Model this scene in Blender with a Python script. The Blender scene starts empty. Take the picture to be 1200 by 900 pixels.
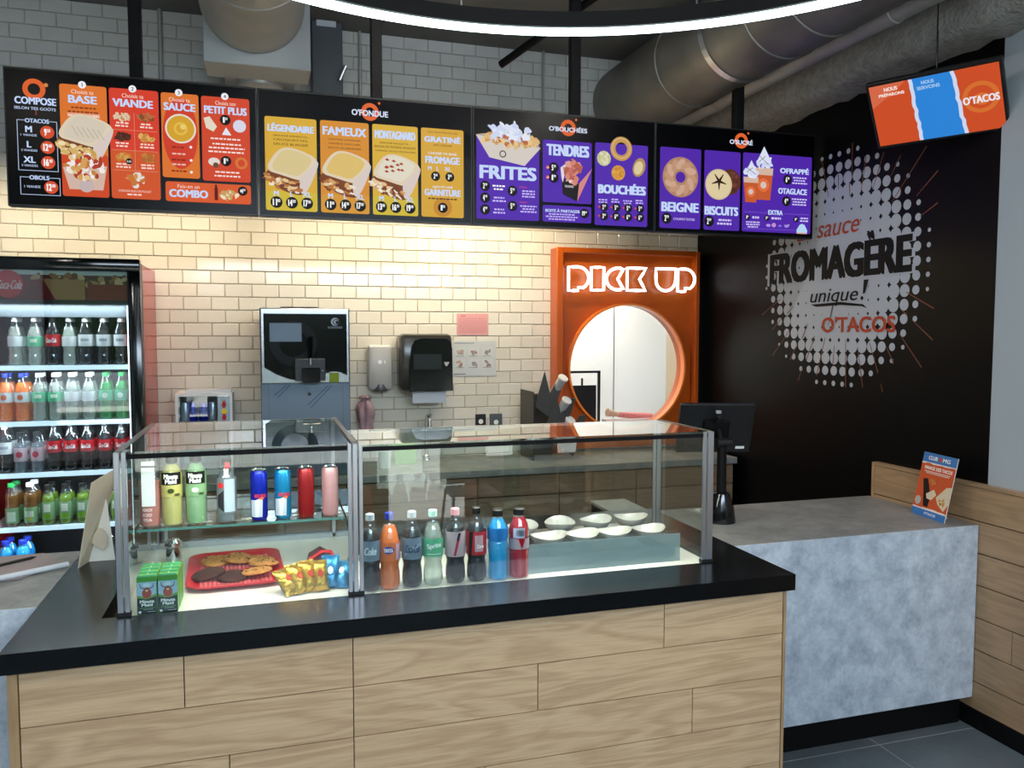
import bpy, bmesh, math, random
from mathutils import Vector, Matrix
random.seed(7)
scene = bpy.context.scene
COL = scene.collection
PI = math.pi
R = math.radians

# ---------------------------------------------------------------- camera
cam_data = bpy.data.cameras.new('camera')
cam = bpy.data.objects.new('camera', cam_data)
COL.objects.link(cam)
scene.camera = cam
cam_data.sensor_fit = 'HORIZONTAL'
cam_data.sensor_width = 36.0
cam_data.lens = 940.74 / 1200 * 36.0
cam_data.clip_start = 0.02
YAW, PITCH, ROLL = .2964517, -.0632473, .00095839
fwd = Vector((math.sin(YAW) * math.cos(PITCH), math.cos(YAW) * math.cos(PITCH), math.sin(PITCH)))
rgt = Vector((math.cos(YAW), -math.sin(YAW), 0))
upv = rgt.cross(fwd)
r2 = rgt * math.cos(ROLL) + upv * math.sin(ROLL)
u2 = -rgt * math.sin(ROLL) + upv * math.cos(ROLL)
cam.matrix_world = Matrix(((r2.x, u2.x, -fwd.x, 0), (r2.y, u2.y, -fwd.y, 0), (r2.z, u2.z, -fwd.z, 1.70), (0, 0, 0, 1)))

# ---------------------------------------------------------------- world, lights, exposure
scene.view_settings.view_transform = 'Standard'
scene.view_settings.look = 'None'
scene.view_settings.gamma = 1.0
scene.view_settings.use_curve_mapping = False
scene.view_settings.exposure = 0.14
scene.cycles.use_denoising = True
scene.cycles.max_bounces = 8
scene.cycles.diffuse_bounces = 4
scene.cycles.glossy_bounces = 4
scene.cycles.transparent_max_bounces = 24
scene.cycles.sample_clamp_indirect = 6.0
scene.cycles.caustics_reflective = False
scene.cycles.caustics_refractive = False

world = bpy.data.worlds.new('world')
scene.world = world
world.use_nodes = True
wb = world.node_tree.nodes['Background']
wb.inputs[0].default_value = (0.66, 0.82, 1.0, 1)
wb.inputs[1].default_value = 2.2

def lamp(name, kind, loc, energy, color, size=None, size_y=None, aim=None, **kw):
    d = bpy.data.lights.new(name, kind)
    d.energy = energy
    d.color = color
    if kind == 'AREA':
        d.shape = 'RECTANGLE' if size_y else 'DISK'
        d.size = size
        if size_y: d.size_y = size_y
    for k, v in kw.items(): setattr(d, k, v)
    o = bpy.data.objects.new(name, d)
    COL.objects.link(o)
    o.location = loc
    if aim is not None:
        o.rotation_euler = (Vector(aim) - Vector(loc)).to_track_quat('-Z', 'Y').to_euler()
    return o

lamp('sun', 'SUN', (0, -10, 8), 17.0, (1.0, .95, .88), aim=(3.5, -9.2, 2.6), angle=R(1.5))
# daylight through the storefront glass behind the camera
lamp('daylight_upper_windows', 'AREA', (.9, -1.98, 2.80), 110, (.70, .84, 1.0), 3.6, .5, aim=(1.1, 2.6, 1.0))
# ceiling downlights of the dining room
for i, (x, y) in enumerate([(-1.6, .6), (.2, -.4), (2.0, .4), (-.2, 1.4), (2.1, 1.6), (.9, 3.1)]):
    lamp('ceiling_downlight_lamp', 'AREA', (x, y, 3.40), 14 if i < 5 else 16, (1.0, .93, .84), .12, aim=(x, y, 0))
# warm strips fixed behind the menu screens, shining down on the tiles
for x, e in ((-1.25, 5.5), (-.50, 5.5), (.35, 5), (1.05, 10), (1.60, 5.5)):
    lamp('menu_back_strip_lamp', 'AREA', (x, 4.62, 2.52), e, (1.0, .85, .58), .45, .05, aim=(x, 4.98, 1.5))
# unseen fill added above the ring pendant to brighten the ceiling
lamp('added_ceiling_fill', 'AREA', (.646, 1.30, 3.0), 55, (.93, .97, 1.0), 2.2, aim=(.646, 1.30, 4))

# ---------------------------------------------------------------- material helpers
def lin(c):
    if isinstance(c, str):
        c = tuple(int(c[i:i + 2], 16) / 255 for i in (0, 2, 4))
        return tuple(v / 12.92 if v <= .04045 else ((v + .055) / 1.055) ** 2.4 for v in c)
    return tuple(c)

def newmat(name):
    m = bpy.data.materials.new(name)
    m.use_nodes = True
    nt = m.node_tree
    return m, nt, nt.nodes['Principled BSDF'], nt.nodes['Material Output']

def mat(name, color, rough=.5, metal=0, coat=0, emit=0, var=0, vscale=8, bump=0, bscale=60, spec=None, sub=0, stretch=None, randv=0, ecol=None):
    m, nt, p, out = newmat(name)
    c = lin(color)
    p.inputs['Base Color'].default_value = (*c, 1)
    p.inputs['Roughness'].default_value = rough
    p.inputs['Metallic'].default_value = metal
    p.inputs['Coat Weight'].default_value = coat
    if spec is not None: p.inputs['Specular IOR Level'].default_value = spec
    if emit:
        p.inputs['Emission Color'].default_value = (*(lin(ecol) if ecol else c), 1)
        p.inputs['Emission Strength'].default_value = emit
    if sub:
        p.inputs['Subsurface Weight'].default_value = sub
        p.inputs['Subsurface Radius'].default_value = (.01, .01, .01)
    L = nt.links
    tc = nt.nodes.new('ShaderNodeTexCoord')
    mp = nt.nodes.new('ShaderNodeMapping')
    L.new(tc.outputs['Object'], mp.inputs[0])
    if stretch: mp.inputs['Scale'].default_value = stretch
    if var or randv:
        n = nt.nodes.new('ShaderNodeTexNoise')
        n.inputs['Scale'].default_value = vscale
        n.inputs['Detail'].default_value = 6
        L.new(mp.outputs[0], n.inputs['Vector'])
        mr = nt.nodes.new('ShaderNodeMapRange')
        mr.inputs[1].default_value = .3; mr.inputs[2].default_value = .7
        mr.inputs[3].default_value = 1 - var; mr.inputs[4].default_value = 1 + var
        L.new(n.outputs[0], mr.inputs[0])
        fac = mr.outputs[0]
        if randv:
            oi = nt.nodes.new('ShaderNodeObjectInfo')
            m2 = nt.nodes.new('ShaderNodeMapRange')
            m2.inputs[3].default_value = 1 - randv; m2.inputs[4].default_value = 1 + randv
            L.new(oi.outputs['Random'], m2.inputs[0])
            mm = nt.nodes.new('ShaderNodeMath'); mm.operation = 'MULTIPLY'
            L.new(fac, mm.inputs[0]); L.new(m2.outputs[0], mm.inputs[1])
            fac = mm.outputs[0]
        vm = nt.nodes.new('ShaderNodeVectorMath'); vm.operation = 'SCALE'
        vm.inputs[0].default_value = c
        L.new(fac, vm.inputs['Scale'])
        L.new(vm.outputs[0], p.inputs['Base Color'])
    if bump:
        n2 = nt.nodes.new('ShaderNodeTexNoise')
        n2.inputs['Scale'].default_value = bscale
        n2.inputs['Detail'].default_value = 5
        L.new(mp.outputs[0], n2.inputs['Vector'])
        b = nt.nodes.new('ShaderNodeBump')
        b.inputs['Strength'].default_value = bump
        b.inputs['Distance'].default_value = .01
        L.new(n2.outputs[0], b.inputs['Height'])
        L.new(b.outputs[0], p.inputs['Normal'])
    return m

def glassmat(name, tint=(.93, .97, .95), ior=1.55, boost=1.6, rough=0.0, body=None, bodyfac=0):
    """thin pane: clear body plus a Fresnel reflection on its outward faces"""
    m = bpy.data.materials.new(name); m.use_nodes = True
    nt = m.node_tree; nt.nodes.clear(); L = nt.links
    out = nt.nodes.new('ShaderNodeOutputMaterial')
    tr = nt.nodes.new('ShaderNodeBsdfTransparent'); tr.inputs[0].default_value = (*tint, 1)
    gl = nt.nodes.new('ShaderNodeBsdfGlossy'); gl.inputs['Roughness'].default_value = rough
    gl.inputs['Color'].default_value = (1, 1, 1, 1)
    fr = nt.nodes.new('ShaderNodeFresnel'); fr.inputs[0].default_value = ior
    geo = nt.nodes.new('ShaderNodeNewGeometry')
    inv = nt.nodes.new('ShaderNodeMath'); inv.operation = 'SUBTRACT'; inv.inputs[0].default_value = 1
    L.new(geo.outputs['Backfacing'], inv.inputs[1])
    mu = nt.nodes.new('ShaderNodeMath'); mu.operation = 'MULTIPLY'
    L.new(fr.outputs[0], mu.inputs[0]); L.new(inv.outputs[0], mu.inputs[1])
    m3 = nt.nodes.new('ShaderNodeMath'); m3.operation = 'MULTIPLY'; m3.use_clamp = True
    L.new(mu.outputs[0], m3.inputs[0]); m3.inputs[1].default_value = boost
    base = tr.outputs[0]
    if body:
        df = nt.nodes.new('ShaderNodeBsdfPrincipled'); df.inputs['Base Color'].default_value = (*lin(body), 1)
        df.inputs['Roughness'].default_value = .3
        mb = nt.nodes.new('ShaderNodeMixShader'); mb.inputs[0].default_value = bodyfac
        L.new(base, mb.inputs[1]); L.new(df.outputs[0], mb.inputs[2]); base = mb.outputs[0]
    mx = nt.nodes.new('ShaderNodeMixShader')
    L.new(m3.outputs[0], mx.inputs[0]); L.new(base, mx.inputs[1]); L.new(gl.outputs[0], mx.inputs[2])
    L.new(mx.outputs[0], out.inputs[0])
    return m

def woodmat(name, c1, c2, rough=.45, along='X'):
    m, nt, p, out = newmat(name); L = nt.links
    tc = nt.nodes.new('ShaderNodeTexCoord'); oi = nt.nodes.new('ShaderNodeObjectInfo')
    add = nt.nodes.new('ShaderNodeVectorMath'); add.operation = 'ADD'
    sc = nt.nodes.new('ShaderNodeVectorMath'); sc.operation = 'SCALE'; sc.inputs[0].default_value = (7.3, 3.1, 5.7)
    L.new(oi.outputs['Random'], sc.inputs['Scale'])
    L.new(tc.outputs['Object'], add.inputs[0]); L.new(sc.outputs[0], add.inputs[1])
    mp = nt.nodes.new('ShaderNodeMapping')
    s = {'X': (1.1, 9, 10), 'Y': (9, 1.1, 10), 'Z': (12, 12, 1.2)}[along]
    mp.inputs['Scale'].default_value = s
    L.new(add.outputs[0], mp.inputs[0])
    n = nt.nodes.new('ShaderNodeTexNoise'); n.inputs['Scale'].default_value = 1.0; n.inputs['Detail'].default_value = 3; n.inputs['Distortion'].default_value = .6
    L.new(mp.outputs[0], n.inputs['Vector'])
    # rings: sine of noise value gives cathedral grain
    m1 = nt.nodes.new('ShaderNodeMath'); m1.operation = 'MULTIPLY'; m1.inputs[1].default_value = 46
    L.new(n.outputs[0], m1.inputs[0])
    m2 = nt.nodes.new('ShaderNodeMath'); m2.operation = 'SINE'; L.new(m1.outputs[0], m2.inputs[0])
    n2 = nt.nodes.new('ShaderNodeTexNoise'); n2.inputs['Scale'].default_value = 14; n2.inputs['Detail'].default_value = 8; n2.inputs['Roughness'].default_value = .7
    mp2 = nt.nodes.new('ShaderNodeMapping'); mp2.inputs['Scale'].default_value = tuple(v * (.45 if v < 2 else 1.5) for v in s)
    L.new(add.outputs[0], mp2.inputs[0]); L.new(mp2.outputs[0], n2.inputs['Vector'])
    mr = nt.nodes.new('ShaderNodeMapRange'); mr.inputs[1].default_value = -1; mr.inputs[2].default_value = 1; mr.inputs[3].default_value = .05; mr.inputs[4].default_value = .32
    L.new(m2.outputs[0], mr.inputs[0])
    ad = nt.nodes.new('ShaderNodeMath'); ad.operation = 'MULTIPLY_ADD'; ad.inputs[1].default_value = .9
    L.new(n2.outputs[0], ad.inputs[0]); L.new(mr.outputs[0], ad.inputs[2])
    cr = nt.nodes.new('ShaderNodeValToRGB')
    cr.color_ramp.elements[0].position = .25; cr.color_ramp.elements[0].color = (*lin(c1), 1)
    cr.color_ramp.elements[1].position = .95; cr.color_ramp.elements[1].color = (*lin(c2), 1)
    L.new(ad.outputs[0], cr.inputs[0]); L.new(cr.outputs[0], p.inputs['Base Color'])
    p.inputs['Roughness'].default_value = rough
    b = nt.nodes.new('ShaderNodeBump'); b.inputs['Strength'].default_value = .12; b.inputs['Distance'].default_value = .002
    L.new(n2.outputs[0], b.inputs['Height']); L.new(b.outputs[0], p.inputs['Normal'])
    return m

def stonemat(name, c1, c2, rough=.4, scale=5, lo=.35, hi=.68, bump=.1):
    m, nt, p, out = newmat(name); L = nt.links
    tc = nt.nodes.new('ShaderNodeTexCoord')
    n = nt.nodes.new('ShaderNodeTexNoise'); n.inputs['Scale'].default_value = scale; n.inputs['Detail'].default_value = 10; n.inputs['Roughness'].default_value = .78; n.inputs['Distortion'].default_value = .12
    L.new(tc.outputs['Object'], n.inputs['Vector'])
    cr = nt.nodes.new('ShaderNodeValToRGB')
    cr.color_ramp.elements[0].position = lo; cr.color_ramp.elements[0].color = (*lin(c1), 1)
    cr.color_ramp.elements[1].position = hi; cr.color_ramp.elements[1].color = (*lin(c2), 1)
    L.new(n.outputs[0], cr.inputs[0]); L.new(cr.outputs[0], p.inputs['Base Color'])
    p.inputs['Roughness'].default_value = rough
    if bump:
        b = nt.nodes.new('ShaderNodeBump'); b.inputs['Strength'].default_value = bump; b.inputs['Distance'].default_value = .004
        L.new(n.outputs[0], b.inputs['Height']); L.new(b.outputs[0], p.inputs['Normal'])
    return m

def colattr_mat(name, emit=0, rough=.6, tint=1.0):
    m, nt, p, out = newmat(name); L = nt.links
    a = nt.nodes.new('ShaderNodeAttribute'); a.attribute_name = 'col'
    p.inputs['Roughness'].default_value = rough
    if emit:
        p.inputs['Base Color'].default_value = (.01, .01, .01, 1)
        L.new(a.outputs['Color'], p.inputs['Emission Color'])
        p.inputs['Emission Strength'].default_value = emit
        p.inputs['Specular IOR Level'].default_value = .1
    else:
        L.new(a.outputs['Color'], p.inputs['Base Color'])
        p.inputs['Specular IOR Level'].default_value = .2
    return m

M = dict(
    tile=mat('cream_glazed_tile', 'd6d0c5', .10, var=.04, vscale=5, randv=.04, bump=.05, bscale=14),
    tile_up=mat('shaded_cream_tile', 'c4c4c0', .45, var=.05, vscale=9, randv=.05),  # same cream tile; the dim light above the menu is put into it
    grout=mat('grey_grout', 'b3a791', .9),
    wall_grey=mat('grey_wall_paint', 'a9b2b8', .8, bump=.05, bscale=200),
    wall_black=mat('black_wall_film', '050506', .36, spec=.16, bump=.03, bscale=400),
    ceil=mat('dark_deck', '6e6e6c', .9, var=.15, vscale=3),
    fireproof=mat('grey_fireproofing', '95928a', .95, var=.2, vscale=30, bump=.7, bscale=55),
    duct=mat('galvanised_duct', '7a7872', .45, metal=.45, var=.22, vscale=4, bump=.12, bscale=7),
    duct_pale=mat('pale_duct', 'a8a7a2', .42, metal=.25, var=.12, vscale=4, bump=.15, bscale=6),
    steel=mat('brushed_steel', 'b9bcc0', .24, metal=1, var=.05, vscale=30, stretch=(20, 20, 1)),
    alu=mat('aluminium', 'c4c6cc', .28, metal=.9),
    chrome=mat('chrome', 'd5d6d8', .08, metal=1),
    darkrail=mat('dark_bronze_rail', '6c6660', .3, metal=.7),
    blackmetal=mat('black_painted_metal', '050506', .6, spec=.2),
    blackgloss=mat('black_glossy_plastic', '09090a', .12),
    blackplastic=mat('black_plastic', '111214', .4),
    blacklam=mat('black_laminate', '0a0c0e', .20, spec=.30, bump=.02, bscale=500),
    wood=woodmat('pale_oak_planks', 'aa8765', 'd8b992'),
    wood_y=woodmat('oak_planks_side', '8f7256', 'b3926f', along='Y'),
    wood_z=woodmat('oak_trim', '93734f', 'b8966e', along='Z'),
    wood_dark=woodmat('brown_cabinet_wood', '6b5443', '8a705a'),
    groove=mat('dark_groove', '3a2c20', .9),
    conc=stonemat('daylit_concrete_laminate', '8e99a8', 'd8e0e8', .38, 11, .30, .68),  # cool daylight on the counter fronts is mixed into this colour
    conc_top=stonemat('grey_concrete_laminate_top', '6a6968', '959491', .42, 8),
    floor=stonemat('grey_floor_tile', '4f575c', '656d72', .4, 3, .3, .7, .03),
    floor_grout=mat('pale_floor_grout', '979da0', .9),
    pave=stonemat('pale_pavement', 'b4b4b0', 'cfcec8', .9, 2),
    white=mat('white_plastic', 'e6e6e4', .4),
    whitepaint=mat('white_board', 'dfe0dd', .6),
    casefloor=mat('white_case_floor', 'e8e4da', .25),
    greyplastic=mat('grey_plastic', 'a7a6a6', .35),
    orange=mat('orange_lacquer', 'b4500e', .30),
    red=mat('red_plastic', 'c8202a', .35),
    fridge_red=mat('red_fridge_side', 'b01c1a', .16, spec=.22),
    card=mat('white_card', 'e9e4dc', .7),
    card_tan=mat('beige_card_back', 'd9c9b4', .8),
    paper=mat('white_paper', 'cfd3da', .8),
    neon=mat('neon_tube', 'f0fdff', .3, emit=2.4),
    led=mat('led_strip', 'e9ffff', .3, emit=5.0),
    ledsoft=mat('fridge_led', 'dff2ff', .3, emit=3.5),
    caseled=mat('case_led', 'fff3da', .3, emit=9.0),
    glass=glassmat('clear_glass', (.93, .97, .955), boost=1.7),
    glass_top=glassmat('top_glass', (.80, .88, .85), boost=1.4),
    glass_edge=glassmat('green_glass', (.50, .78, .74), body='6fa8a5', bodyfac=.35),
    glass_door=glassmat('fridge_door_glass', (.92, .96, .97), boost=2.6),
    glass_win=glassmat('window_glass', (.95, .98, .97), boost=1.0),
    pet=glassmat('clear_bottle', (.90, .93, .94), boost=1.3, body='cfd8dc', bodyfac=.02),
    cola=mat('cola', '0c0403', .10, spec=.3),
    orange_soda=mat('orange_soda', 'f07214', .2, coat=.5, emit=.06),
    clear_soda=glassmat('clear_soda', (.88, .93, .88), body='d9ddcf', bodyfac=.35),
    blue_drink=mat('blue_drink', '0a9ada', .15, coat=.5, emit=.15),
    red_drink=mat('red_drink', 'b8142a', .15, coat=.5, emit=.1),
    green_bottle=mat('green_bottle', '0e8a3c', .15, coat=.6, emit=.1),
    lemon=mat('lemon_drink', 'bdb36c', .2, coat=.5),  # haze of glass reflection is mixed into the lemon, lime and pink colours
    lime=mat('lime_drink', '83a87c', .2, coat=.5),
    pink_drink=mat('pink_drink', 'b8746c', .2, coat=.5),
    tea=mat('amber_tea', '7a4a10', .15, coat=.5),
    greentea=mat('green_tea', '6f8a1c', .15, coat=.5),
    cola_light=mat('grey_shrink_sleeve', '6b7278', .3, coat=.4),
    cola_grey=mat('blue_grey_label', '6d7f92', .35),
    l_white=mat('white_label', 'd5d9da', .4),
    l_red=mat('red_label', 'b51e28', .35),
    l_pink=mat('pink_label', 'b7a3ac', .35),
    l_blue=mat('pale_blue_label', '8fb7d2', .35),
    l_orange=mat('orange_label', 'e2733a', .35),
    l_green=mat('green_label', '58b58a', .35),
    l_black=mat('black_label', '141414', .3),
    l_sil=mat('silver_label', 'a9b6c2', .25, metal=.6),
    l_blue2=mat('deep_blue_label', '1672c0', .3),
    cap_blue=mat('blue_cap', '1b2f9c', .35),
    cap_grey=mat('grey_cap', 'b3bcc4', .35),
    cap_teal=mat('pale_green_cap', '9fd4c4', .35),
    cap_pink=mat('pink_cap', 'e0909c', .35),
    cap_black=mat('black_cap', '151515', .35),
    cap_white=mat('white_cap', 'e0e2e2', .35),
    cap_green=mat('green_cap', '1a7a3a', .35),
    can_blue=mat('blue_can', '1626a8', .25, metal=.6),
    can_teal=mat('turquoise_can', '1c86bc', .25, metal=.6),
    can_red=mat('red_can', '961e22', .28, metal=.5),
    can_rose=mat('rose_can', 'bf8f93', .28, metal=.3),  # colour paled for reflection in the case glass
    cookie=mat('golden_cookie', 'c58645', .8, var=.3, vscale=60, bump=.6, bscale=120),
    cookie_dark=mat('dark_cookie', '4a2a24', .8, var=.3, vscale=60, bump=.6, bscale=120),
    chip=mat('chocolate_chip', '2c1510', .5),
    foil_gold=mat('gold_foil', 'c9a24a', .25, metal=.75, var=.25, vscale=30, bump=.4, bscale=60),
    foil_blue=mat('blue_foil', '3d8cc0', .25, metal=.6, var=.25, vscale=30, bump=.4, bscale=60),
    porcelain=mat('white_porcelain', 'b4b1aa', .15, coat=.3),
    rail_glow=mat('glowing_shelf_rail', 'cfe9f6', .4, emit=.85),  # emission stands in for fridge light falling on the price rails
    hedge=mat('dark_hedge', '1f3a1a', .9, var=.5, vscale=3, bump=1, bscale=8),
    car_white=mat('white_car_paint', 'c8ccd0', .2, coat=.5), car_dark=mat('dark_car_paint', '20262e', .2, coat=.5), tyre=mat('tyre', '0c0c0c', .8),
    frost=glassmat('frosted_acrylic', (.80, .86, .87), body='a9bcc0', bodyfac=.50, rough=.08, boost=1.7),
    greybox=mat('grey_metal_lid', '8f8f8e', .5, metal=.2),
    print=colattr_mat('printed_ink', rough=.55),
    screenprint=colattr_mat('lit_screen_image', emit=.84),
    mural=colattr_mat('mural_ink', rough=.6),
    cloth=mat('mauve_cloth', '9b7f88', .9, var=.2, vscale=20),
    grey_panel=mat('grey_cabinet_paint', '4a5156', .5),
)

# ---------------------------------------------------------------- object helpers
def worldloc(o):
    v = Vector((0, 0, 0))
    while o is not None:
        v += o.location; o = o.parent
    return v

def tag(o, label=None, cat=None, group=None, kind=None):
    if label: o['label'] = label
    if cat: o['category'] = cat
    if group: o['group'] = group
    if kind: o['kind'] = kind
    return o

def thing(name, label, cat, loc=(0, 0, 0), group=None, rotz=0):
    o = bpy.data.objects.new(name, None)
    o.empty_display_size = .05
    COL.objects.link(o); o.location = loc
    if rotz: o.rotation_euler = (0, 0, rotz)
    return tag(o, label, cat, group)

def dup(o, loc=None, rot=None, parent=None, label=None, group=None):
    c = o.copy(); COL.objects.link(c)
    if parent is not None: c.parent = parent
    if loc is not None: c.location = loc
    if rot is not None: c.rotation_euler = rot
    if label: c['label'] = label
    if group: c['group'] = group
    for ch in list(o.children): dup(ch, parent=c)
    return c

class MB:
    def __init__(s): s.v = []; s.f = []; s.mi = []; s.m = 0; s.T = None
    def add(s, vs, fs):
        n = len(s.v)
        if s.T is not None: vs = [tuple(s.T @ Vector(p)) for p in vs]
        s.v += [tuple(p) for p in vs]
        s.f += [tuple(i + n for i in f) for f in fs]
        s.mi += [s.m] * len(fs)
        return s
    def box(s, x0, x1, y0, y1, z0, z1, ch=0):
        if ch <= 0:
            vs = [(x, y, z) for z in (z0, z1) for y in (y0, y1) for x in (x0, x1)]
            return s.add(vs, [(0, 2, 3, 1), (4, 5, 7, 6), (0, 1, 5, 4), (2, 6, 7, 3), (0, 4, 6, 2), (1, 3, 7, 5)])
        bm = bmesh.new()
        bmesh.ops.create_cube(bm, size=1)
        for v in bm.verts:
            v.co = Vector(((x0 + x1) / 2 + v.co.x * (x1 - x0), (y0 + y1) / 2 + v.co.y * (y1 - y0), (z0 + z1) / 2 + v.co.z * (z1 - z0)))
        bmesh.ops.bevel(bm, geom=bm.edges[:] , offset=ch, segments=2 if ch > .004 else 1, profile=.5, affect='EDGES')
        bm.verts.ensure_lookup_table(); bm.verts.index_update()
        vs = [tuple(v.co) for v in bm.verts]; fs = [tuple(v.index for v in f.verts) for f in bm.faces]
        bm.free()
        return s.add(vs, fs)
    def lathe(s, prof, seg=24, c=(0, 0, 0), axis='Z', wob=None, capb=True, capt=True):
        vs = []; fs = []
        for r, z in prof:
            for k in range(seg):
                a = 2 * PI * k / seg
                rr = r * (wob(a, z) if wob else 1)
                x, y = rr * math.cos(a), rr * math.sin(a)
                p = {'Z': (x, y, z), 'Y': (x, z, -y), 'X': (z, x, y)}[axis]
                vs.append((p[0] + c[0], p[1] + c[1], p[2] + c[2]))
        n = len(prof)
        for i in range(n - 1):
            for k in range(seg):
                k2 = (k + 1) % seg
                fs.append((i * seg + k, i * seg + k2, (i + 1) * seg + k2, (i + 1) * seg + k))
        if capb: fs.append(tuple(range(seg))[::-1])
        if capt: fs.append(tuple((n - 1) * seg + k for k in range(seg)))
        return s.add(vs, fs)
    def cyl(s, p0, p1, r, seg=16, r1=None):
        return s.tube([p0, p1], r, seg, r1=r1)
    def tube(s, pts, r, seg=10, closed=False, r1=None):
        pts = [Vector(p) for p in pts]; n = len(pts); vs = []; fs = []
        up = None
        for i, p in enumerate(pts):
            a = pts[(i - 1) % n] if (i or closed) else p
            b = pts[(i + 1) % n] if (i < n - 1 or closed) else p
            t = (b - a).normalized()
            if up is None:
                up = Vector((0, 0, 1)) if abs(t.z) < .9 else Vector((1, 0, 0))
            u = (up - t * up.dot(t)).normalized(); up = u; w = t.cross(u)
            rr = r if r1 is None else r + (r1 - r) * i / (n - 1)
            for k in range(seg):
                q = 2 * PI * k / seg
                vs.append(p + (u * math.cos(q) + w * math.sin(q)) * rr)
        for i in range(n if closed else n - 1):
            for k in range(seg):
                k2 = (k + 1) % seg; i2 = (i + 1) % n
                fs.append((i * seg + k, i * seg + k2, i2 * seg + k2, i2 * seg + k))
        if not closed: fs += [tuple(range(seg))[::-1], tuple((n - 1) * seg + k for k in range(seg))]
        return s.add(vs, fs)
    def prism(s, poly, axis, d0, d1):
        """poly of 2D points extruded along axis: X->(y,z) Y->(x,z) Z->(x,y)"""
        def P(p, d): return {'X': (d, p[0], p[1]), 'Y': (p[0], d, p[1]), 'Z': (p[0], p[1], d)}[axis]
        n = len(poly)
        vs = [P(p, d0) for p in poly] + [P(p, d1) for p in poly]
        fs = [tuple(range(n))[::-1], tuple(range(n, 2 * n))] + [(i, (i + 1) % n, n + (i + 1) % n, n + i) for i in range(n)]
        return s.add(vs, fs)
    def build(s, name, mats, parent=None, smooth=True, local=False, base=True, ang=35):
        me = bpy.data.meshes.new(name)
        off = Vector((0, 0, 0))
        loc = Vector((0, 0, 0))
        if parent is not None:
            if not local: off = worldloc(parent)
        elif base and not local:
            xs = [p[0] for p in s.v]; ys = [p[1] for p in s.v]; zs = [p[2] for p in s.v]
            off = Vector(((min(xs) + max(xs)) / 2, (min(ys) + max(ys)) / 2, min(zs))); loc = off
        me.from_pydata([tuple(Vector(p) - off) for p in s.v], [], s.f)
        if not isinstance(mats, (list, tuple)): mats = [mats]
        for m in mats: me.materials.append(M[m] if isinstance(m, str) else m)
        if len(mats) > 1: me.polygons.foreach_set('material_index', s.mi)
        bm = bmesh.new(); bm.from_mesh(me); bmesh.ops.recalc_face_normals(bm, faces=bm.faces[:]); bm.to_mesh(me); bm.free()
        if smooth:
            me.shade_smooth(); me.set_sharp_from_angle(angle=R(ang))
        o = bpy.data.objects.new(name, me); COL.objects.link(o)
        o.location = loc
        if parent is not None: o.parent = parent; o.location = (0, 0, 0)
        return o

def bx(name, m, parent, x0, x1, y0, y1, z0, z1, ch=0, **kw):
    return MB().box(x0, x1, y0, y1, z0, z1, ch).build(name, m, parent, **kw)

def struct(o, kind='structure'):
    o['kind'] = kind; return o

# flat print: coloured polygons on a plane, joined into one mesh
_tc = {}
def textmesh(s, bold=0.0):
    k = (s, bold)
    if k in _tc: return _tc[k]
    cu = bpy.data.curves.new('t', 'FONT'); cu.body = s; cu.size = 1; cu.resolution_u = 3; cu.offset = bold
    cu.fill_mode = 'FRONT'
    ob = bpy.data.objects.new('t', cu); COL.objects.link(ob)
    dg = bpy.context.evaluated_depsgraph_get()
    me = bpy.data.meshes.new_from_object(ob.evaluated_get(dg))
    vs = [(v.co.x, v.co.y) for v in me.vertices]; fs = [tuple(p.vertices) for p in me.polygons]
    bpy.data.objects.remove(ob); bpy.data.curves.remove(cu); bpy.data.meshes.remove(me)
    x0 = min(v[0] for v in vs); x1 = max(v[0] for v in vs); y0 = min(v[1] for v in vs); y1 = max(v[1] for v in vs)
    vs = [((x - x0) / (x1 - x0) - .5, (y - y0) / (y1 - y0) - .5) for x, y in vs]
    _tc[k] = (vs, fs, (x1 - x0) / (y1 - y0))
    return _tc[k]

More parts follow.
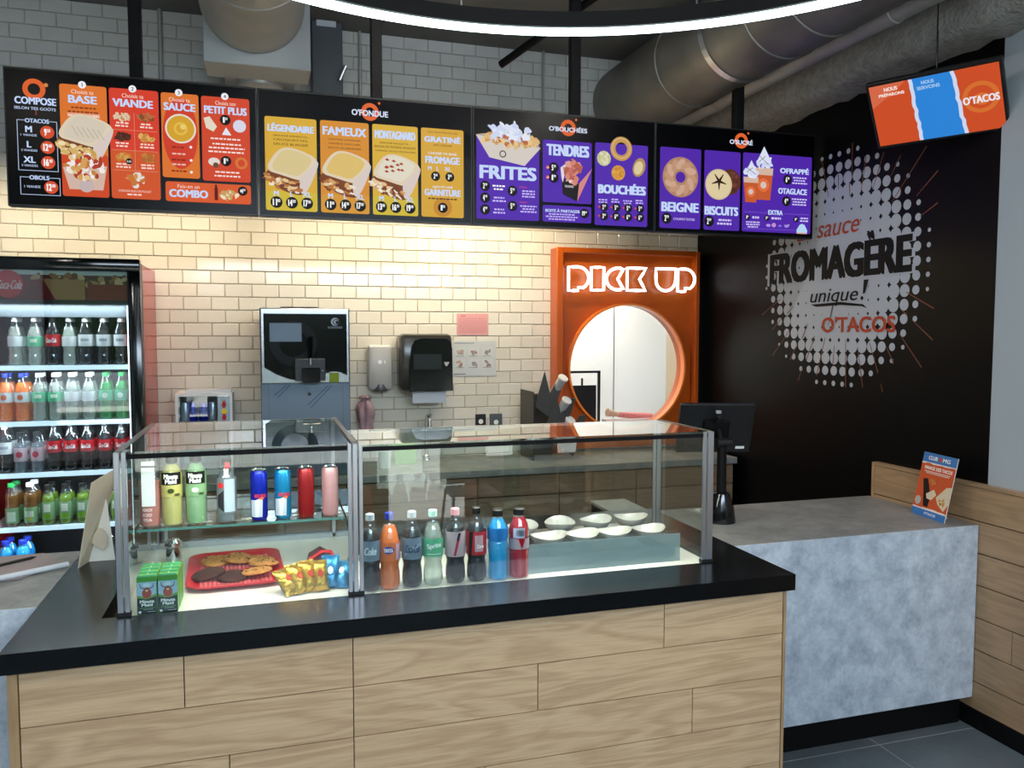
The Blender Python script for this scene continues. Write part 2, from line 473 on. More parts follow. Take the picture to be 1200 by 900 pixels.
class G:
    def __init__(s, O, U, V, step=.000018, warp=None):
        s.O = Vector(O); s.U = Vector(U).normalized(); s.V = Vector(V).normalized(); s.N = s.V.cross(s.U).normalized() * -1
        s.N = s.U.cross(s.V).normalized() * -1
        s.v = []; s.f = []; s.c = []; s.lay = 0; s.step = step; s.sx = s.sy = 1; s.warp = warp
    def pt(s, x, y):
        d = .0004 + s.lay * s.step
        if s.warp: return s.warp(x * s.sx, y * s.sy, d)
        return s.O + s.U * (x * s.sx) + s.V * (y * s.sy) + s.N * d
    def raw(s, vs, fs, col):
        n = len(s.v); s.v += [tuple(s.pt(*p)) for p in vs]
        s.f += [tuple(i + n for i in f) for f in fs]; s.c += [lin(col)] * len(fs)
    def poly(s, pts, col):
        if s.warp:
            # slice into narrow upright strips so the print follows the round surface
            x0 = min(p[0] for p in pts); x1 = max(p[0] for p in pts); n = max(1, math.ceil((x1 - x0) * s.sx / .006))
            def clip(P, c, sg):
                out = []
                for i in range(len(P)):
                    a, b = P[i - 1], P[i]; da, db = (a[0] - c) * sg, (b[0] - c) * sg
                    if (da >= 0) != (db >= 0):
                        t = da / (da - db); out.append((a[0] + (b[0] - a[0]) * t, a[1] + (b[1] - a[1]) * t))
                    if db >= 0: out.append(b)
                return out
            for k in range(n):
                q = clip(clip(list(pts), x0 + (x1 - x0) * k / n, 1), x0 + (x1 - x0) * (k + 1) / n, -1) if n > 1 else list(pts)
                if len(q) > 2: s.raw(q, [tuple(range(len(q)))], col)
        else: s.raw(pts, [tuple(range(len(pts)))], col)
        s.lay += 1
    def rect(s, x0, y0, x1, y1, col):
        s.poly([(x0, y0), (x1, y0), (x1, y1), (x0, y1)], col)
    def rrect(s, x0, y0, x1, y1, r, col):
        p = []
        ax, ay = s.sx, s.sy
        for cx, cy, a0 in ((x1 - r / ax, y0 + r / ay, -90), (x1 - r / ax, y1 - r / ay, 0), (x0 + r / ax, y1 - r / ay, 90), (x0 + r / ax, y0 + r / ay, 180)):
            for k in range(5):
                a = R(a0 + 22.5 * k); p.append((cx + r / ax * math.cos(a), cy + r / ay * math.sin(a)))
        s.poly(p, col)
    def disc(s, cx, cy, r, col, n=20, ry=None, rot=0):
        ry = ry or r
        p = []
        for k in range(n):
            a = 2 * PI * k / n; x, y = r * math.cos(a), ry * math.sin(a)
            p.append((cx + (x * math.cos(rot) - y * math.sin(rot)) / s.sx, cy + (x * math.sin(rot) + y * math.cos(rot)) / s.sy))
        s.poly(p, col)
    def ring(s, cx, cy, r0, r1, col, n=28):
        vs = []; fs = []
        for k in range(n):
            a = 2 * PI * k / n
            vs += [(cx + r0 * math.cos(a) / s.sx, cy + r0 * math.sin(a) / s.sy), (cx + r1 * math.cos(a) / s.sx, cy + r1 * math.sin(a) / s.sy)]
        for k in range(n):
            j = (k + 1) % n; fs.append((2 * k, 2 * k + 1, 2 * j + 1, 2 * j))
        s.raw(vs, fs, col); s.lay += 1
    def outline(s, x0, y0, x1, y1, t, col):
        for a in ((x0, y0, x1, y0 + t / s.sy), (x0, y1 - t / s.sy, x1, y1), (x0, y0, x0 + t / s.sx, y1), (x1 - t / s.sx, y0, x1, y1)): s.rect(*a, col)
    def line(s, x0, y0, x1, y1, t, col, t1=None):
        t1 = t if t1 is None else t1
        dx, dy = (x1 - x0) * s.sx, (y1 - y0) * s.sy; l = math.hypot(dx, dy) or 1
        nx, ny = -dy / l / 2, dx / l / 2
        s.poly([(x0 + nx * t / s.sx, y0 + ny * t / s.sy), (x0 - nx * t / s.sx, y0 - ny * t / s.sy), (x1 - nx * t1 / s.sx, y1 - ny * t1 / s.sy), (x1 + nx * t1 / s.sx, y1 + ny * t1 / s.sy)], col)
    def text(s, t, cx, cy, w, h, col, bold=.02, shear=0, rot=0, n=True):
        if bold > 0:
            e = bold * h * s.sy * 1.0 / s.sx; ev = bold * h * .45
            if w is not None: w = max(w - 2 * e, w * .6)
            for k, q in ((-1, -1), (1, -1), (-1, 1), (1, 1), (0, 0)) if bold > .03 else ((-1, 0), (1, 0)): s.text(t, cx + k * e, cy + q * ev, w, h - 2 * ev, col, 0, shear, rot)
            return
        vs, fs, asp = textmesh(t, bold)
        if w is None: w = asp * h * s.sy / s.sx
        p = []
        for x, y in vs:
            X, Y = x * w * s.sx, -y * h * s.sy
            X -= Y * shear
            p.append((cx + (X * math.cos(rot) - Y * math.sin(rot)) / s.sx, cy + (X * math.sin(rot) + Y * math.cos(rot)) / s.sy))
        s.raw(p, fs, col); s.lay += 1
    def build(s, name, m, parent=None, local=False):
        me = bpy.data.meshes.new(name)
        off = Vector((0, 0, 0))
        if parent is not None and not local: off = worldloc(parent)
        loc = Vector((0, 0, 0))
        if parent is None:
            loc = Vector(s.v[0]); off = loc
        me.from_pydata([tuple(Vector(p) - off) for p in s.v], [], s.f)
        me.materials.append(M[m] if isinstance(m, str) else m)
        at = me.color_attributes.new('col', 'FLOAT_COLOR', 'CORNER')
        buf = []
        for p, c in zip(me.polygons, s.c): buf += [*c, 1.0] * p.loop_total
        at.data.foreach_set('color', buf)
        o = bpy.data.objects.new(name, me); COL.objects.link(o)
        o.location = loc
        if parent is not None: o.parent = parent; o.location = (0, 0, 0)
        return o

# ================================================================= SETTING
XW = 2.935      # inner face of the right wall
YW = 5.10       # tile face of the back wall
ZC = 3.54       # ceiling
YF = -2.10      # storefront
XL = -2.60      # left wall

# floor: grout bed and tiles
floor = struct(bx('floor', 'floor_grout', None, XL, XW + .2, YF - .1, 5.9, -.06, -.0015, base=False))
tm = None
ty = 2.642
for i in range(-5, 4):
    for j in range(-8, 6):
        x0 = 2.40 + (i - 3) * .60 + (.0 if j % 2 else .0); y0 = ty + j * .60
        x1, y1 = min(x0 + .594, XW), min(y0 + .594, YW)
        if y0 > 4.2 or x0 < -2.6: continue
        MB().box(x0, x1, y0, y1, -.004, 0, 0).build('floor_tile', 'floor', floor)

# ceiling deck
struct(bx('ceiling', 'ceil', None, XL - .2, XW + .2, YF - .1, 6.2, ZC, ZC + .15, base=False))

# back wall (with the pick-up opening) and its tiles
NX0, NX1, NZ0, NZ1 = 1.905, 2.80, 1.02, 1.92
b = MB()
b.box(XL - .2, NX0, YW + .008, YW + .2, 0, ZC); b.box(NX1, XW + .2, YW + .008, YW + .2, 0, ZC)
b.box(NX0, NX1, YW + .008, YW + .2, 0, NZ0); b.box(NX0, NX1, YW + .008, YW + .2, NZ1, ZC)
wall_back = struct(b.build('wall_back', 'grout', None, base=False))
PX, PZ, AX, AZ = .1545, .0777, -.463, 2.303
def tile_visible(x, z):
    """tiles neither behind the menu screens nor below the display cases, and within the picture"""
    p = Vector((x, YW, z)) - Vector((0, 0, 1.70))
    c = cam.matrix_world.to_3x3().transposed() @ p
    if c.z >= 0: return False
    px, py = 600 + 940.74 * c.x / -c.z, 450 - 940.74 * c.y / -c.z
    if px < -14 or px > 1214 or py < -8: return False
    lo, hi = 77 + .0856 * px, 241 + .0395 * px
    if lo + 6 < py < hi - 6 and px > 3: return False
    if py > 500: return False
    if px < 165 and py > 318: return False
    if 315 < px < 400 and py > 370: return False
    if px > 655 and py > 300: return False
    return True
cells = []
for k in range(-30, 16):
    z0 = AZ + k * PZ; z1 = min(z0 + PZ - .003, ZC)
    if z0 < 0.0: continue
    off = 0 if k % 2 == 0 else PX / 2
    for n in range(-16, 24):
        x0 = AX + off + n * PX; x1 = min(x0 + PX - .003, XW)
        if x1 < XL or x0 > XW - .01: continue
        # clip against the pick-up opening
        if x1 > NX0 and x0 < NX1 and z1 > NZ0 and z0 < NZ1:
            if x0 < NX0 - .02: x1 = NX0
            elif x1 > NX1 + .02: x0 = NX1
            else: continue
        vis = tile_visible((x0 + x1) / 2, (z0 + z1) / 2)
        d = math.hypot((x0 + x1) / 2, (z0 + z1) / 2 - 1.7)
        cells.append((0 if vis else 1, d, x0, x1, z0, z1, k))
cells.sort()
tile_mesh = {}
rest = MB()
def tile_geo(mb, x0, x1, z0, z1):
    c = .0035
    vs = [(x0, YW + .012, z0), (x1, YW + .012, z0), (x1, YW + .012, z1), (x0, YW + .012, z1),
          (x0 + .0005, YW + .003, z0 + .0005), (x1 - .0005, YW + .003, z0 + .0005), (x1 - .0005, YW + .003, z1 - .0005), (x0 + .0005, YW + .003, z1 - .0005),
          (x0 + c, YW, z0 + c), (x1 - c, YW, z0 + c), (x1 - c, YW, z1 - c), (x0 + c, YW, z1 - c)]
    fs = []
    for a in (0, 4):
        for i in range(4): fs.append((a + i, a + (i + 1) % 4, a + 4 + (i + 1) % 4, a + 4 + i))
    fs.append((8, 9, 10, 11))
    mb.add(vs, fs)
for i, (v, d, x0, x1, z0, z1, k) in enumerate(cells):
    up = z0 > 2.52
    if i < 300 and v == 0:
        w = round(x1 - x0, 3); h = round(z1 - z0, 3)
        key = (w, h, up)
        if key not in tile_mesh:
            mb = MB(); tile_geo(mb, -w / 2, w / 2, -h / 2, h / 2)
            mb.v = [(a, b_ - YW, c) for a, b_, c in mb.v]
            o = mb.build('tile', 'tile_up' if up else 'tile', wall_back, smooth=False, local=True)
            tile_mesh[key] = o.data
        else:
            o = bpy.data.objects.new('tile', tile_mesh[key]); COL.objects.link(o); o.parent = wall_back
        o.location = ((x0 + x1) / 2, YW, (z0 + z1) / 2)
        o.rotation_euler = (R(random.uniform(-.6, .6)), 0, R(random.uniform(-.4, .4)))
    else:
        rest.m = 1 if up else 0
        tile_geo(rest, x0, x1, z0, z1)
tf = rest.build('tile_field', ['tile', 'tile_up'], wall_back, smooth=False); tf['kind'] = 'stuff'
tf['label'] = 'remaining cream wall tiles, upper ones toned for shade'

# recess behind the round pick-up window
b = MB()
b.box(NX0 - .35, NX1 + .5, 6.0, 6.05, .8, 2.35); b.box(NX0 - .40, NX0 - .35, YW + .2, 6.05, .8, 2.35); b.box(NX1 + .5, NX1 + .55, YW + .2, 6.05, .8, 2.35)
b.box(NX0 - .4, NX1 + .55, YW + .2, 6.05, .75, .8); b.box(NX0 - .4, NX1 + .55, YW + .2, 6.05, 2.35, 2.4)
struct(b.build('wall_recess', 'whitepaint', None, base=False))
struct(bx('trim_recess', 'groove', None, 2.695, 2.699, 5.995, 6.0, .8, 2.35, base=False))
lamp('recess_ceiling_lamp', 'AREA', (2.3, 5.6, 2.33), 16, (1, .98, .94), .5, .3, aim=(2.3, 5.6, 0))

# right wall: black film behind, grey paint in front
wall_right = struct(bx('wall_right', 'wall_grey', None, XW, XW + .2, YF - .1, 2.652, 0, ZC, base=False))
wall_black_o = struct(bx('wall_right_black', 'wall_black', None, XW, XW + .2, 2.652, YW + .2, 0, ZC, base=False))
struct(bx('wall_left', 'wall_grey', None, XL - .2, XL, YF - .1, YW + .2, 0, ZC, base=False))

# storefront behind the camera: low wall, glass door, tall windows
b = MB()
b.box(XL, 1.02, YF - .1, YF, 0, .55); b.box(1.74, XW, YF - .1, YF, 0, .55); b.box(XL, XW, YF - .1, YF, 3.1, ZC)
for x in (XL + .04, -1.1, .98, 1.78, XW - .04): b.box(x - .04, x + .04, YF - .1, YF, .55 if x not in (.98, 1.78) else 0, 3.1)
wf = struct(b.build('wall_front', 'blackmetal', None, base=False))
for i, (x0, x1, z0) in enumerate([(XL + .08, -1.14, .55), (-1.06, .94, .55), (1.02, 1.74, .02), (1.82, XW - .08, .55)]):
    o = bx('window_%d' % (i + 1) if i != 2 else 'door_1', 'glass_win', None, x0, x1, YF - .055, YF - .045, z0, 3.1, base=False)
    struct(o)
struct(bx('ground_outside', 'pave', None, -30, 30, -40, YF - .1, -.1, -.02, base=False))
tag(bx('hedge', 'hedge', None, -26, 26, -19, -17, -.02, 5.2), 'dark green hedge across the car park outside the storefront', 'hedge')
def car(x, y, m, lab):
    t = thing('parked_car', lab, 'car', (x, y, -.02), 'cars parked outside')
    b = MB(); b.prism([(-2.1, .25), (2.1, .25), (2.15, .75), (1.2, .92), (-1.9, .95), (-2.15, .7)], 'Y', -.85, .85); b.build('body', m, t, local=True)
    b = MB(); b.prism([(-1.6, .93), (1.0, .90), (.35, 1.42), (-1.1, 1.45)], 'Y', -.72, .72); b.build('cabin', 'blackgloss', t, local=True)
    for sx in (-1.35, 1.35):
        for sy in (-.8, .8): MB().lathe([(.32, -.1), (.34, -.06), (.34, .06), (.32, .1)], 20, (sx, sy, .34), 'Y').build('wheel', 'tyre', t, local=True)
car(-3.6, -9.5, 'car_white', 'white car parked outside at left, mirrored in the fridge glass')
car(1.9, -11, 'car_dark', 'dark car parked outside straight behind the camera')

# black toe-kick under the oak wainscot
struct(bx('baseboard_right', 'blackmetal', None, 2.893, XW, YF, 3.29, 0, .079, base=False))

# oak wainscot on the right wall: planks on a dark backing
wz = [1.043, .8985, .7608, .6228, .481, .3416, .2004, .079]
wains = thing('wainscot', 'oak plank wainscot low on the right wall, behind the grey counter end', 'paneling', (2.92, 1.0, 0))
bx('backing_board', 'groove', wains, 2.908, XW, YF, 3.278, .079, 1.043)
bx('end_trim', 'wood_z', wains, 2.897, XW, 3.278, 3.296, .079, 1.057)
bx('top_cap', 'wood_y', wains, 2.897, XW, YF, 3.278, 1.043, 1.057)
joints = [[-.6, 1.2], [.4, 2.35], [-.9, 1.7], [-.2, 1.3], [.65, 2.477], [-.5, 1.5], [.3, 2.1]]
for r in range(7):
    ys = [YF] + joints[r] + [3.278]
    for a, c in zip(ys[:-1], ys[1:]):
        bx('plank', 'wood_y', wains, 2.900, 2.908, a + .0015, c - .0015, wz[r + 1] + .0025, wz[r] - .0025)

# ================================================================= CEILING SERVICES
# sprayed-fireproofing beam along the right wall
b = MB()
n = 90
ring = []
vs = []; fs = []
for i in range(n + 1):
    y = YF + (YW - YF) * i / n
    j = lambda s=.012: random.uniform(-s, s)
    vs += [(2.76 + j(), y, ZC), (2.75 + j(.006), y, 3.2 + j(.006)), (2.745 + j(.01), y, 2.97 + j(.014)), (2.79 + j(.014), y, 2.935 + j(.012)), (XW - .005, y, 2.915 + j(.012)), (XW - .005, y, ZC)]
for i in range(n):
    for k in range(5):
        a = i * 6 + k; fs.append((a, a + 1, a + 7, a + 6))
b.add(vs, fs)
tag(b.build('overhead_beam', 'fireproof', None, ang=80), 'grey crumbly fireproofed beam along the top of the right wall', 'beam')

def lineY(ang, d): return d * math.cos(R(ang)), 1.7 + d * math.sin(R(ang))
# large round duct
dx, dz, dr = 2.37, 3.25, .249
duct = thing('round_duct', 'large dark galvanised round duct running under the ceiling towards the back wall', 'duct', (dx, 2, 3.0))
ys = [YF + .1, -.9, .3, 1.35, 2.45, 3.05, 3.35, 4.2, YW]
for a, c in zip(ys[:-1], ys[1:]):
    mb = MB(); mb.tube([(dx, a, dz), (dx, c - .004, dz)], dr, 40)
    mb.build('duct_section', 'duct', duct)
for y in ys[1:-1]:
    mb = MB(); mb.lathe([(dr, -.012), (dr + .006, -.008), (dr + .006, .008), (dr, .012)], 40, (dx, y, dz), 'Y'); mb.build('seam_ring', 'duct', duct)
st = thing('duct_strap', 'pale metal hanger strap looped under the large round duct', 'strap', (dx, 3.70, 3.0))
mb = MB()
pts = []
for k in range(21):
    a = R(180 + 9 * k); pts.append((dx + (dr + .004) * math.cos(a), dz + (dr + .004) * math.sin(a)))
for (xa, za), (xb, zb) in zip(pts[:-1], pts[1:]):
    mb.add([(xa, 3.68, za), (xb, 3.68, zb), (xb, 3.725, zb), (xa, 3.725, za), (xa * 1.002 - .002 * dx, 3.68, za - .002), (xb, 3.68, zb - .002), (xb, 3.725, zb - .002), (xa, 3.725, za - .002)],
           [(0, 1, 2, 3), (4, 7, 6, 5), (0, 4, 5, 1), (3, 2, 6, 7)])
mb.build('band', 'alu', st)
bx('flange', 'alu', st, dx - dr - .05, dx - dr + .004, 3.68, 3.725, dz - .004, dz + .002)
MB().cyl((dx - dr - .02, 3.70, dz), (dx - dr - .02, 3.70, ZC), .006, 8).build('hanger_rod', 'alu', st)
# smaller pipe to the right of the duct
px_, pz_ = lineY(27.95, 2.93)
pp = thing('overhead_pipe', 'smooth grey pipe between the large duct and the fireproofed beam', 'pipe', (px_, 2, pz_))
MB().cyl((px_, YF + .1, pz_), (px_, YW, pz_), .052, 20).build('pipe_run', 'duct_pale', pp)
for y in (2.9, 4.3): MB().lathe([(.052, -.03), (.057, -.025), (.057, .025), (.052, .03)], 20, (px_, y, pz_), 'Y').build('coupling', 'duct_pale', pp)
# ventilation unit at left with its round duct
hv = thing('ventilation_box', 'pale square ventilation box high on the tiled back wall', 'ventilation', (-.02, 4.6, 3.09))
bx('housing', mat('pale_grey_housing', 'b4b8b8', .6), hv, -.285, .252, 4.5, 4.76, 3.095, ZC, .004)
MB().lathe([(.13, 0), (.12, -.05), (.07, -.085), (0.001, -.095)], 28, (-.01, 4.86, 3.13), capb=False).build('outlet_bell', 'duct_pale', hv)
bx('rear_housing', 'duct_pale', hv, -.2, .18, 4.76, YW, 3.13, ZC)
vd = thing('ventilation_duct', 'pale round duct ending at the square ventilation box', 'duct', (-.04, 3.6, 3.4))
MB().tube([(-.04, YF + .2, 3.415), (-.04, 3.2, 3.415), (-.04, 4.49, 3.415)], .262, 40).build('duct_section', 'duct_pale', vd)
for y in (2.6, 3.9): MB().lathe([(.262, -.01), (.267, -.006), (.267, .006), (.262, .01)], 40, (-.04, y, 3.415), 'Y').build('seam_ring', 'duct_pale', vd)
# switch cabinet
sc_ = thing('switch_cabinet', 'dark grey electrical cabinet on the tiles right of the ventilation box', 'cabinet', (.38, 5.05, 3.05))
bx('cabinet_body', 'grey_panel', sc_, .285, .462, 4.96, YW - .001, 2.95, ZC - .01, .004)
bx('notice_label', 'paper', sc_, .313, .425, 4.956, 4.959, 3.50, 3.535)
MB().cyl((.44, 4.93, 3.19), (.475, 4.91, 3.27), .012, 10).build('handle', 'alu', sc_)
for i, (x, lab, r) in enumerate([(-.55, 'thin grey conduit left of the pale ventilation box', .013), (.577, 'thin conduit between the electrical cabinet and the second hanging post', .01), (1.765, 'thin conduit on the tiles left of the third hanging post', .008)]):
    tag(MB().cyl((x, YW - .02, 2.45), (x, YW - .02, ZC), r, 10).build('conduit', 'duct_pale'), lab, 'conduit', 'conduits on the back wall')
tag(MB().cyl((1.32, 4.55, 3.245), (1.80, 3.9, ZC), .022, 14).build('brace_pipe', 'blackmetal'), 'short dark slanting pipe end in front of the upper tiles', 'pipe')

# ring light
RC = (.646, 1.398); RR = 1.529
rl = thing('ring_light', 'large black circular pendant with a white light strip on its underside', 'lamp', (RC[0], RC[1], 2.8))
seg = 128
b = MB(); vs = []; fs = []
prof = [(RR - .072, 2.808), (RR - .072, 2.862), (RR + .004, 2.862), (RR + .004, 2.803), (RR, 2.803), (RR, 2.808)]
b.lathe(prof, seg, (RC[0], RC[1], 0), capb=False, capt=False)
n = len(prof)
b.f += [((n - 1) * seg + k, (n - 1) * seg + (k + 1) % seg, (k + 1) % seg, k) for k in range(seg)]; b.mi += [0] * seg
b.build('ring_body', 'blackmetal', rl)
b = MB(); prof = [(RR - .058, 2.8075), (RR - .058, 2.800), (RR - .001, 2.800), (RR - .001, 2.8075)]
b.lathe(prof, seg, (RC[0], RC[1], 0), capb=False, capt=False)
b.build('light_strip', 'led', rl)
for a in (20, 88, 160, 230, 300):
    x, y = RC[0] + RR * math.cos(R(a)), RC[1] + RR * math.sin(R(a))
    MB().cyl((x, y, 2.855), (x, y, ZC - .002), .003, 6).build('suspension_cable', 'alu', rl)
# cable tray above the ring
ct = thing('cable_tray', 'pale metal cable tray above the ring pendant', 'tray', (1.9, 3.4, 3.38))
bx('tray_base', 'alu', ct, 1.45, 2.0, 3.35, 3.45, 3.36, 3.365); bx('side_lip', 'alu', ct, 1.45, 2.0, 3.348, 3.352, 3.36, 3.39)
for x in (1.55, 1.9): MB().cyl((x, 3.4, 3.365), (x, 3.4, ZC), .004, 6).build('hanger_rod', 'alu', ct)

# ================================================================= MENU SCREENS
def post(x, lab):
    t = thing('hanging_post', lab, 'post', (x, 3.85, 2.2), 'black posts carrying the menu screens')
    bx('tube', 'blackmetal', t, x - .025, x + .025, 3.845, 3.895, 2.25, ZC - .01, .003)
    bx('ceiling_plate', 'blackmetal', t, x - .06, x + .06, 3.81, 3.93, ZC - .012, ZC - .0005)
    bx('screen_bracket', 'blackmetal', t, x - .10, x + .10, 3.832, 3.846, 2.35, 2.65)
post(-.518, 'black hanging post above the first menu screen')
post(.514, 'black hanging post above the second menu screen')
post(1.511, 'black hanging post above the third menu screen')
post(2.455, 'black hanging post above the fourth menu screen')
M['display'] = mat('screen_glass', '050508', .25, spec=.12)
SX = [-1.004, -.022, .957, 1.921, 2.886]
OR, OR2, YE, YE2, PU, BK = 'e2722b', 'd94a22', 'd9a336', 'dcbf45', '4f1fa8', '0a0a12'
WT = 'c9dcff'
SH = .56
def screen(i, lab):
    x0, x1 = SX[i] + .001, SX[i + 1] - .001
    t = thing('menu_screen', lab, 'screen', ((x0 + x1) / 2, 3.80, 2.22), 'menu screens in a row above the counter')
    bx('housing', 'blackplastic', t, x0, x1, 3.784, 3.832, 2.219, 2.779, .002)
    bx('display', 'display', t, x0 + .006, x1 - .006, 3.781, 3.784, 2.227, 2.771)
    g = G((x0, 3.7805, 2.779), (1, 0, 0), (0, 0, -1)); g.sx = x1 - x0; g.sy = SH
    return t, g
def logo(g, x, y, txt=None, w=.17):
    g.ring(x, y, .021, .040, 'e2642c'); g.disc(x + .043, y - .075, .006, 'e2642c')
    if txt: g.text(txt, x, y + .01, w, .05, 'dfe9ff', .04)
def ptxt(g, t, x, y, r):
    a, c = t.split('.')
    k = r / .024; w1 = .0085 * len(a) * k; w2 = .011 * k; tot = w1 + w2 + .001 * k
    g.text(a, x + (-tot / 2 + w1 / 2) / g.sx, y, w1 / g.sx, .046 * k * .56 / g.sy, 'ffffff', .05)
    g.text(c, x + (tot / 2 - w2 / 2) / g.sx, y - .006 * k / g.sy, w2 / g.sx, .025 * k * .5 / g.sy, 'ffffff', .03)
def price(g, x, y, t, r=.024, col=BK):
    g.disc(x, y, r, col, 18); ptxt(g, t, x, y, r)
def smooth2(P, n=2):
    for _ in range(n):
        q = []
        for i in range(len(P)):
            a, b_ = P[i], P[(i + 1) % len(P)]
            q += [(a[0] * .75 + b_[0] * .25, a[1] * .75 + b_[1] * .25), (a[0] * .25 + b_[0] * .75, a[1] * .25 + b_[1] * .75)]
        P = q
    return P
def wraps(g, cx, cy, s, top, fill, speck=None):
    rnd = random.Random(int(cx * 999))
    P = lambda pts, c, sm=2: g.poly([(cx + x * s / g.sx, cy + y * s / g.sy) for x, y in (smooth2(pts, sm) if sm else pts)], c)
    P([(-1.0, .30), (-.9, .0), (.2, -.2), (1.0, -.3), (.98, -.05), (.50, .92), (.20, .98), (-.5, .75)], '7a4426')
    P([(-1.0, .05), (-.62, -.62), (-.25, -.88), (.30, -.80), (1.02, -.48), (.95, -.1), (.55, .30), (.35, .42), (-.35, .22)], 'e2d2b6')
    P([(.28, .30), (.60, .05), (1.02, -.45), (1.02, -.15), (.62, .78), (.38, .95), (.30, .70)], 'dccdc6')
    P([(-.80, .0), (-.50, -.58), (-.18, -.80), (.32, -.72), (.80, -.48), (.70, -.2), (.40, .12), (.20, .25), (-.30, .12)], top)
    for k in range(46):
        t = rnd.random(); x = -.95 + 1.25 * t; y = .14 + .26 * t + (.10 + .38 * rnd.random()) * (1 if t > .1 else .6)
        a = rnd.uniform(-.4, 1.0); c = rnd.choice(fill); l = rnd.uniform(.08, .17); w = rnd.uniform(.035, .07)
        ca, sa = math.cos(a), math.sin(a)
        P([(x + l * ca - w * sa, y + l * sa + w * ca), (x - l * ca - w * sa, y - l * sa + w * ca), (x - l * ca + w * sa, y - l * sa - w * ca), (x + l * ca + w * sa, y + l * sa - w * ca)], c, 1)
    if speck:
        for k in range(12):
            x = rnd.uniform(-.45, .45); y = rnd.uniform(-.62, -.15)
            P([(x - .09, y), (x, y - .06), (x + .1, y + .02), (x, y + .05)], speck, 0)
def pile(g, cx, cy, sx, sy, cols, n, seed=1, size=.012):
    rnd = random.Random(seed)
    for k in range(n):
        a = rnd.uniform(0, 2 * PI); q = math.sqrt(rnd.random())
        x = cx + sx * q * math.cos(a); y = cy + sy * q * math.sin(a)
        g.disc(x, y, size * rnd.uniform(.6, 1.2), rnd.choice(cols), 7, size * rnd.uniform(.3, .8), rnd.uniform(0, 3))
def bars(g, cx, cy, w, n, col, h=.012, step=.03):
    rnd = random.Random(int(cx * 9999 + cy * 777))
    for k in range(n):
        ww = w * rnd.uniform(.7, 1); x = cx - ww / 2
        while x < cx + ww / 2 - .004:
            l = rnd.uniform(.008, .02); g.rect(x, cy + k * step, min(x + l, cx + ww / 2), cy + k * step + h, col); x += l + .004

# --- screen 1
t, g = screen(0, 'menu screen at far left showing orange and red build-your-own panels')
g.ring(.113, .15, .023, .042, 'e2642c'); g.disc(.158, .115, .008, 'd98a4a')
g.text('COMPOSE', .117, .235, .155, .052, WT, .05); g.text('SELON TES GOÛTS', .115, .287, .155, .026, WT, .02)
g.rect(.117, .30, .119, .335, OR2)
g.outline(.045, .375, .195, .74, .0025, 'b8c8e8'); g.rect(.075, .36, .165, .40, BK); g.text('OTACOS', .12, .378, .09, .03, WT, .05)
for v, a, c, pr in ((.44, 'M', '1 VIANDE', '9.50'), (.55, 'L', '2 VIANDES', '12.00'), (.66, 'XL', '3 VIANDES', '16.00')):
    g.text(a, .088, v, None, .045, WT, .05); g.text(c, .088, v + .043, .06, .016, WT, .01)
    g.disc(.157, v + .015, .026, 'd8502c'); ptxt(g, pr, .157, v + .015, .027)
g.outline(.05, .785, .20, .915, .0025, 'b8c8e8'); g.rect(.085, .77, .16, .81, BK); g.text('OBOLS', .122, .788, .075, .03, WT, .05)
g.text('1 VIANDE', .095, .855, .06, .018, WT, .01); g.disc(.165, .855, .026, 'd8502c'); ptxt(g, '12.00', .165, .855, .027)
g.rrect(.208, .095, .388, .912, .010, 'e0762c'); g.rrect(.208, .6, .388, .912, .010, 'cf4a22')
g.rrect(.397, .095, .592, .912, .010, 'd9402a'); g.rrect(.397, .55, .592, .912, .010, 'd4562a')
g.rrect(.602, .098, .755, .735, .010, 'e0762c'); g.disc(.678, .40, .07, 'd23f28', 28, .15)
g.rrect(.766, .10, .968, .745, .010, 'd4482a')
g.rrect(.612, .765, .968, .915, .010, 'dc5c2c')
for x, n_ in ((.295, '1'), (.49, '2'), (.675, '3'), (.865, '4')):
    g.disc(x, .092, .015, 'f4f6ff'); g.text(n_, x, .092, None, .028, '20202c', .03)
for x, a, bb, w in ((.295, 'Choisis ta', 'BASE', .11), (.49, 'Choisis ta', 'VIANDE', .16), (.677, 'Choisis ta', 'SAUCE', .13), (.867, 'Choisis ton', 'PETIT PLUS', .18)):
    g.text(a, x, .145, .085, .03, 'ffd9cc', .01); g.text(bb, x, .20, w, .058, WT, .06)
bars(g, .298, .255, .13, 2, '8a3a14'); g.rect(.235, .30, .36, .33, 'e89a78'); g.text('SAUCE FROMAGÈRE', .298, .315, .12, .02, 'ffffff', .02); bars(g, .298, .345, .09, 1, '8a3a14')
wraps(g, .298, .47, .108, 'd8ccb8', ['d9b26a', 'e6c88a', 'caa055', 'f0e0b0'])
for k in range(6): g.line(.25 + k * .02, .395 + k * .004, .275 + k * .02, .47 + k * .004, .0015, '9a8468')
g.poly([(.212, .70), (.382, .68), (.365, .86), (.235, .86)], 'd8b8a8'); g.disc(.30, .83, .028, 'c8b4b4', 18)
pile(g, .297, .69, .075, .09, ['d9a25a', 'e8c890', 'f0e8e0', 'b03a2a', 'c88444', 'f4f0ee'], 70, 5, .016)
g.rect(.493, .27, .4945, .70, 'e89a80')
for v in (.40, .55, .70): g.rect(.405, v, .585, v + .003, 'e89a80')
for n_, (x, v, cs) in enumerate([(.447, .30, ['e0c8a8', 'c88a5a']), (.543, .30, ['b87040', '8a4a28']), (.447, .45, ['4a2418', '5a3020']), (.543, .45, ['e0b060', 'c88a40']), (.447, .605, ['d8a050', 'c88438']), (.543, .605, ['c88040', 'b06830'])]):
    pile(g, x, v, .03, .025, cs, 22, n_ + 11, .012); bars(g, x, v + .045, .06, 2, 'ffd9cc', .012, .022)
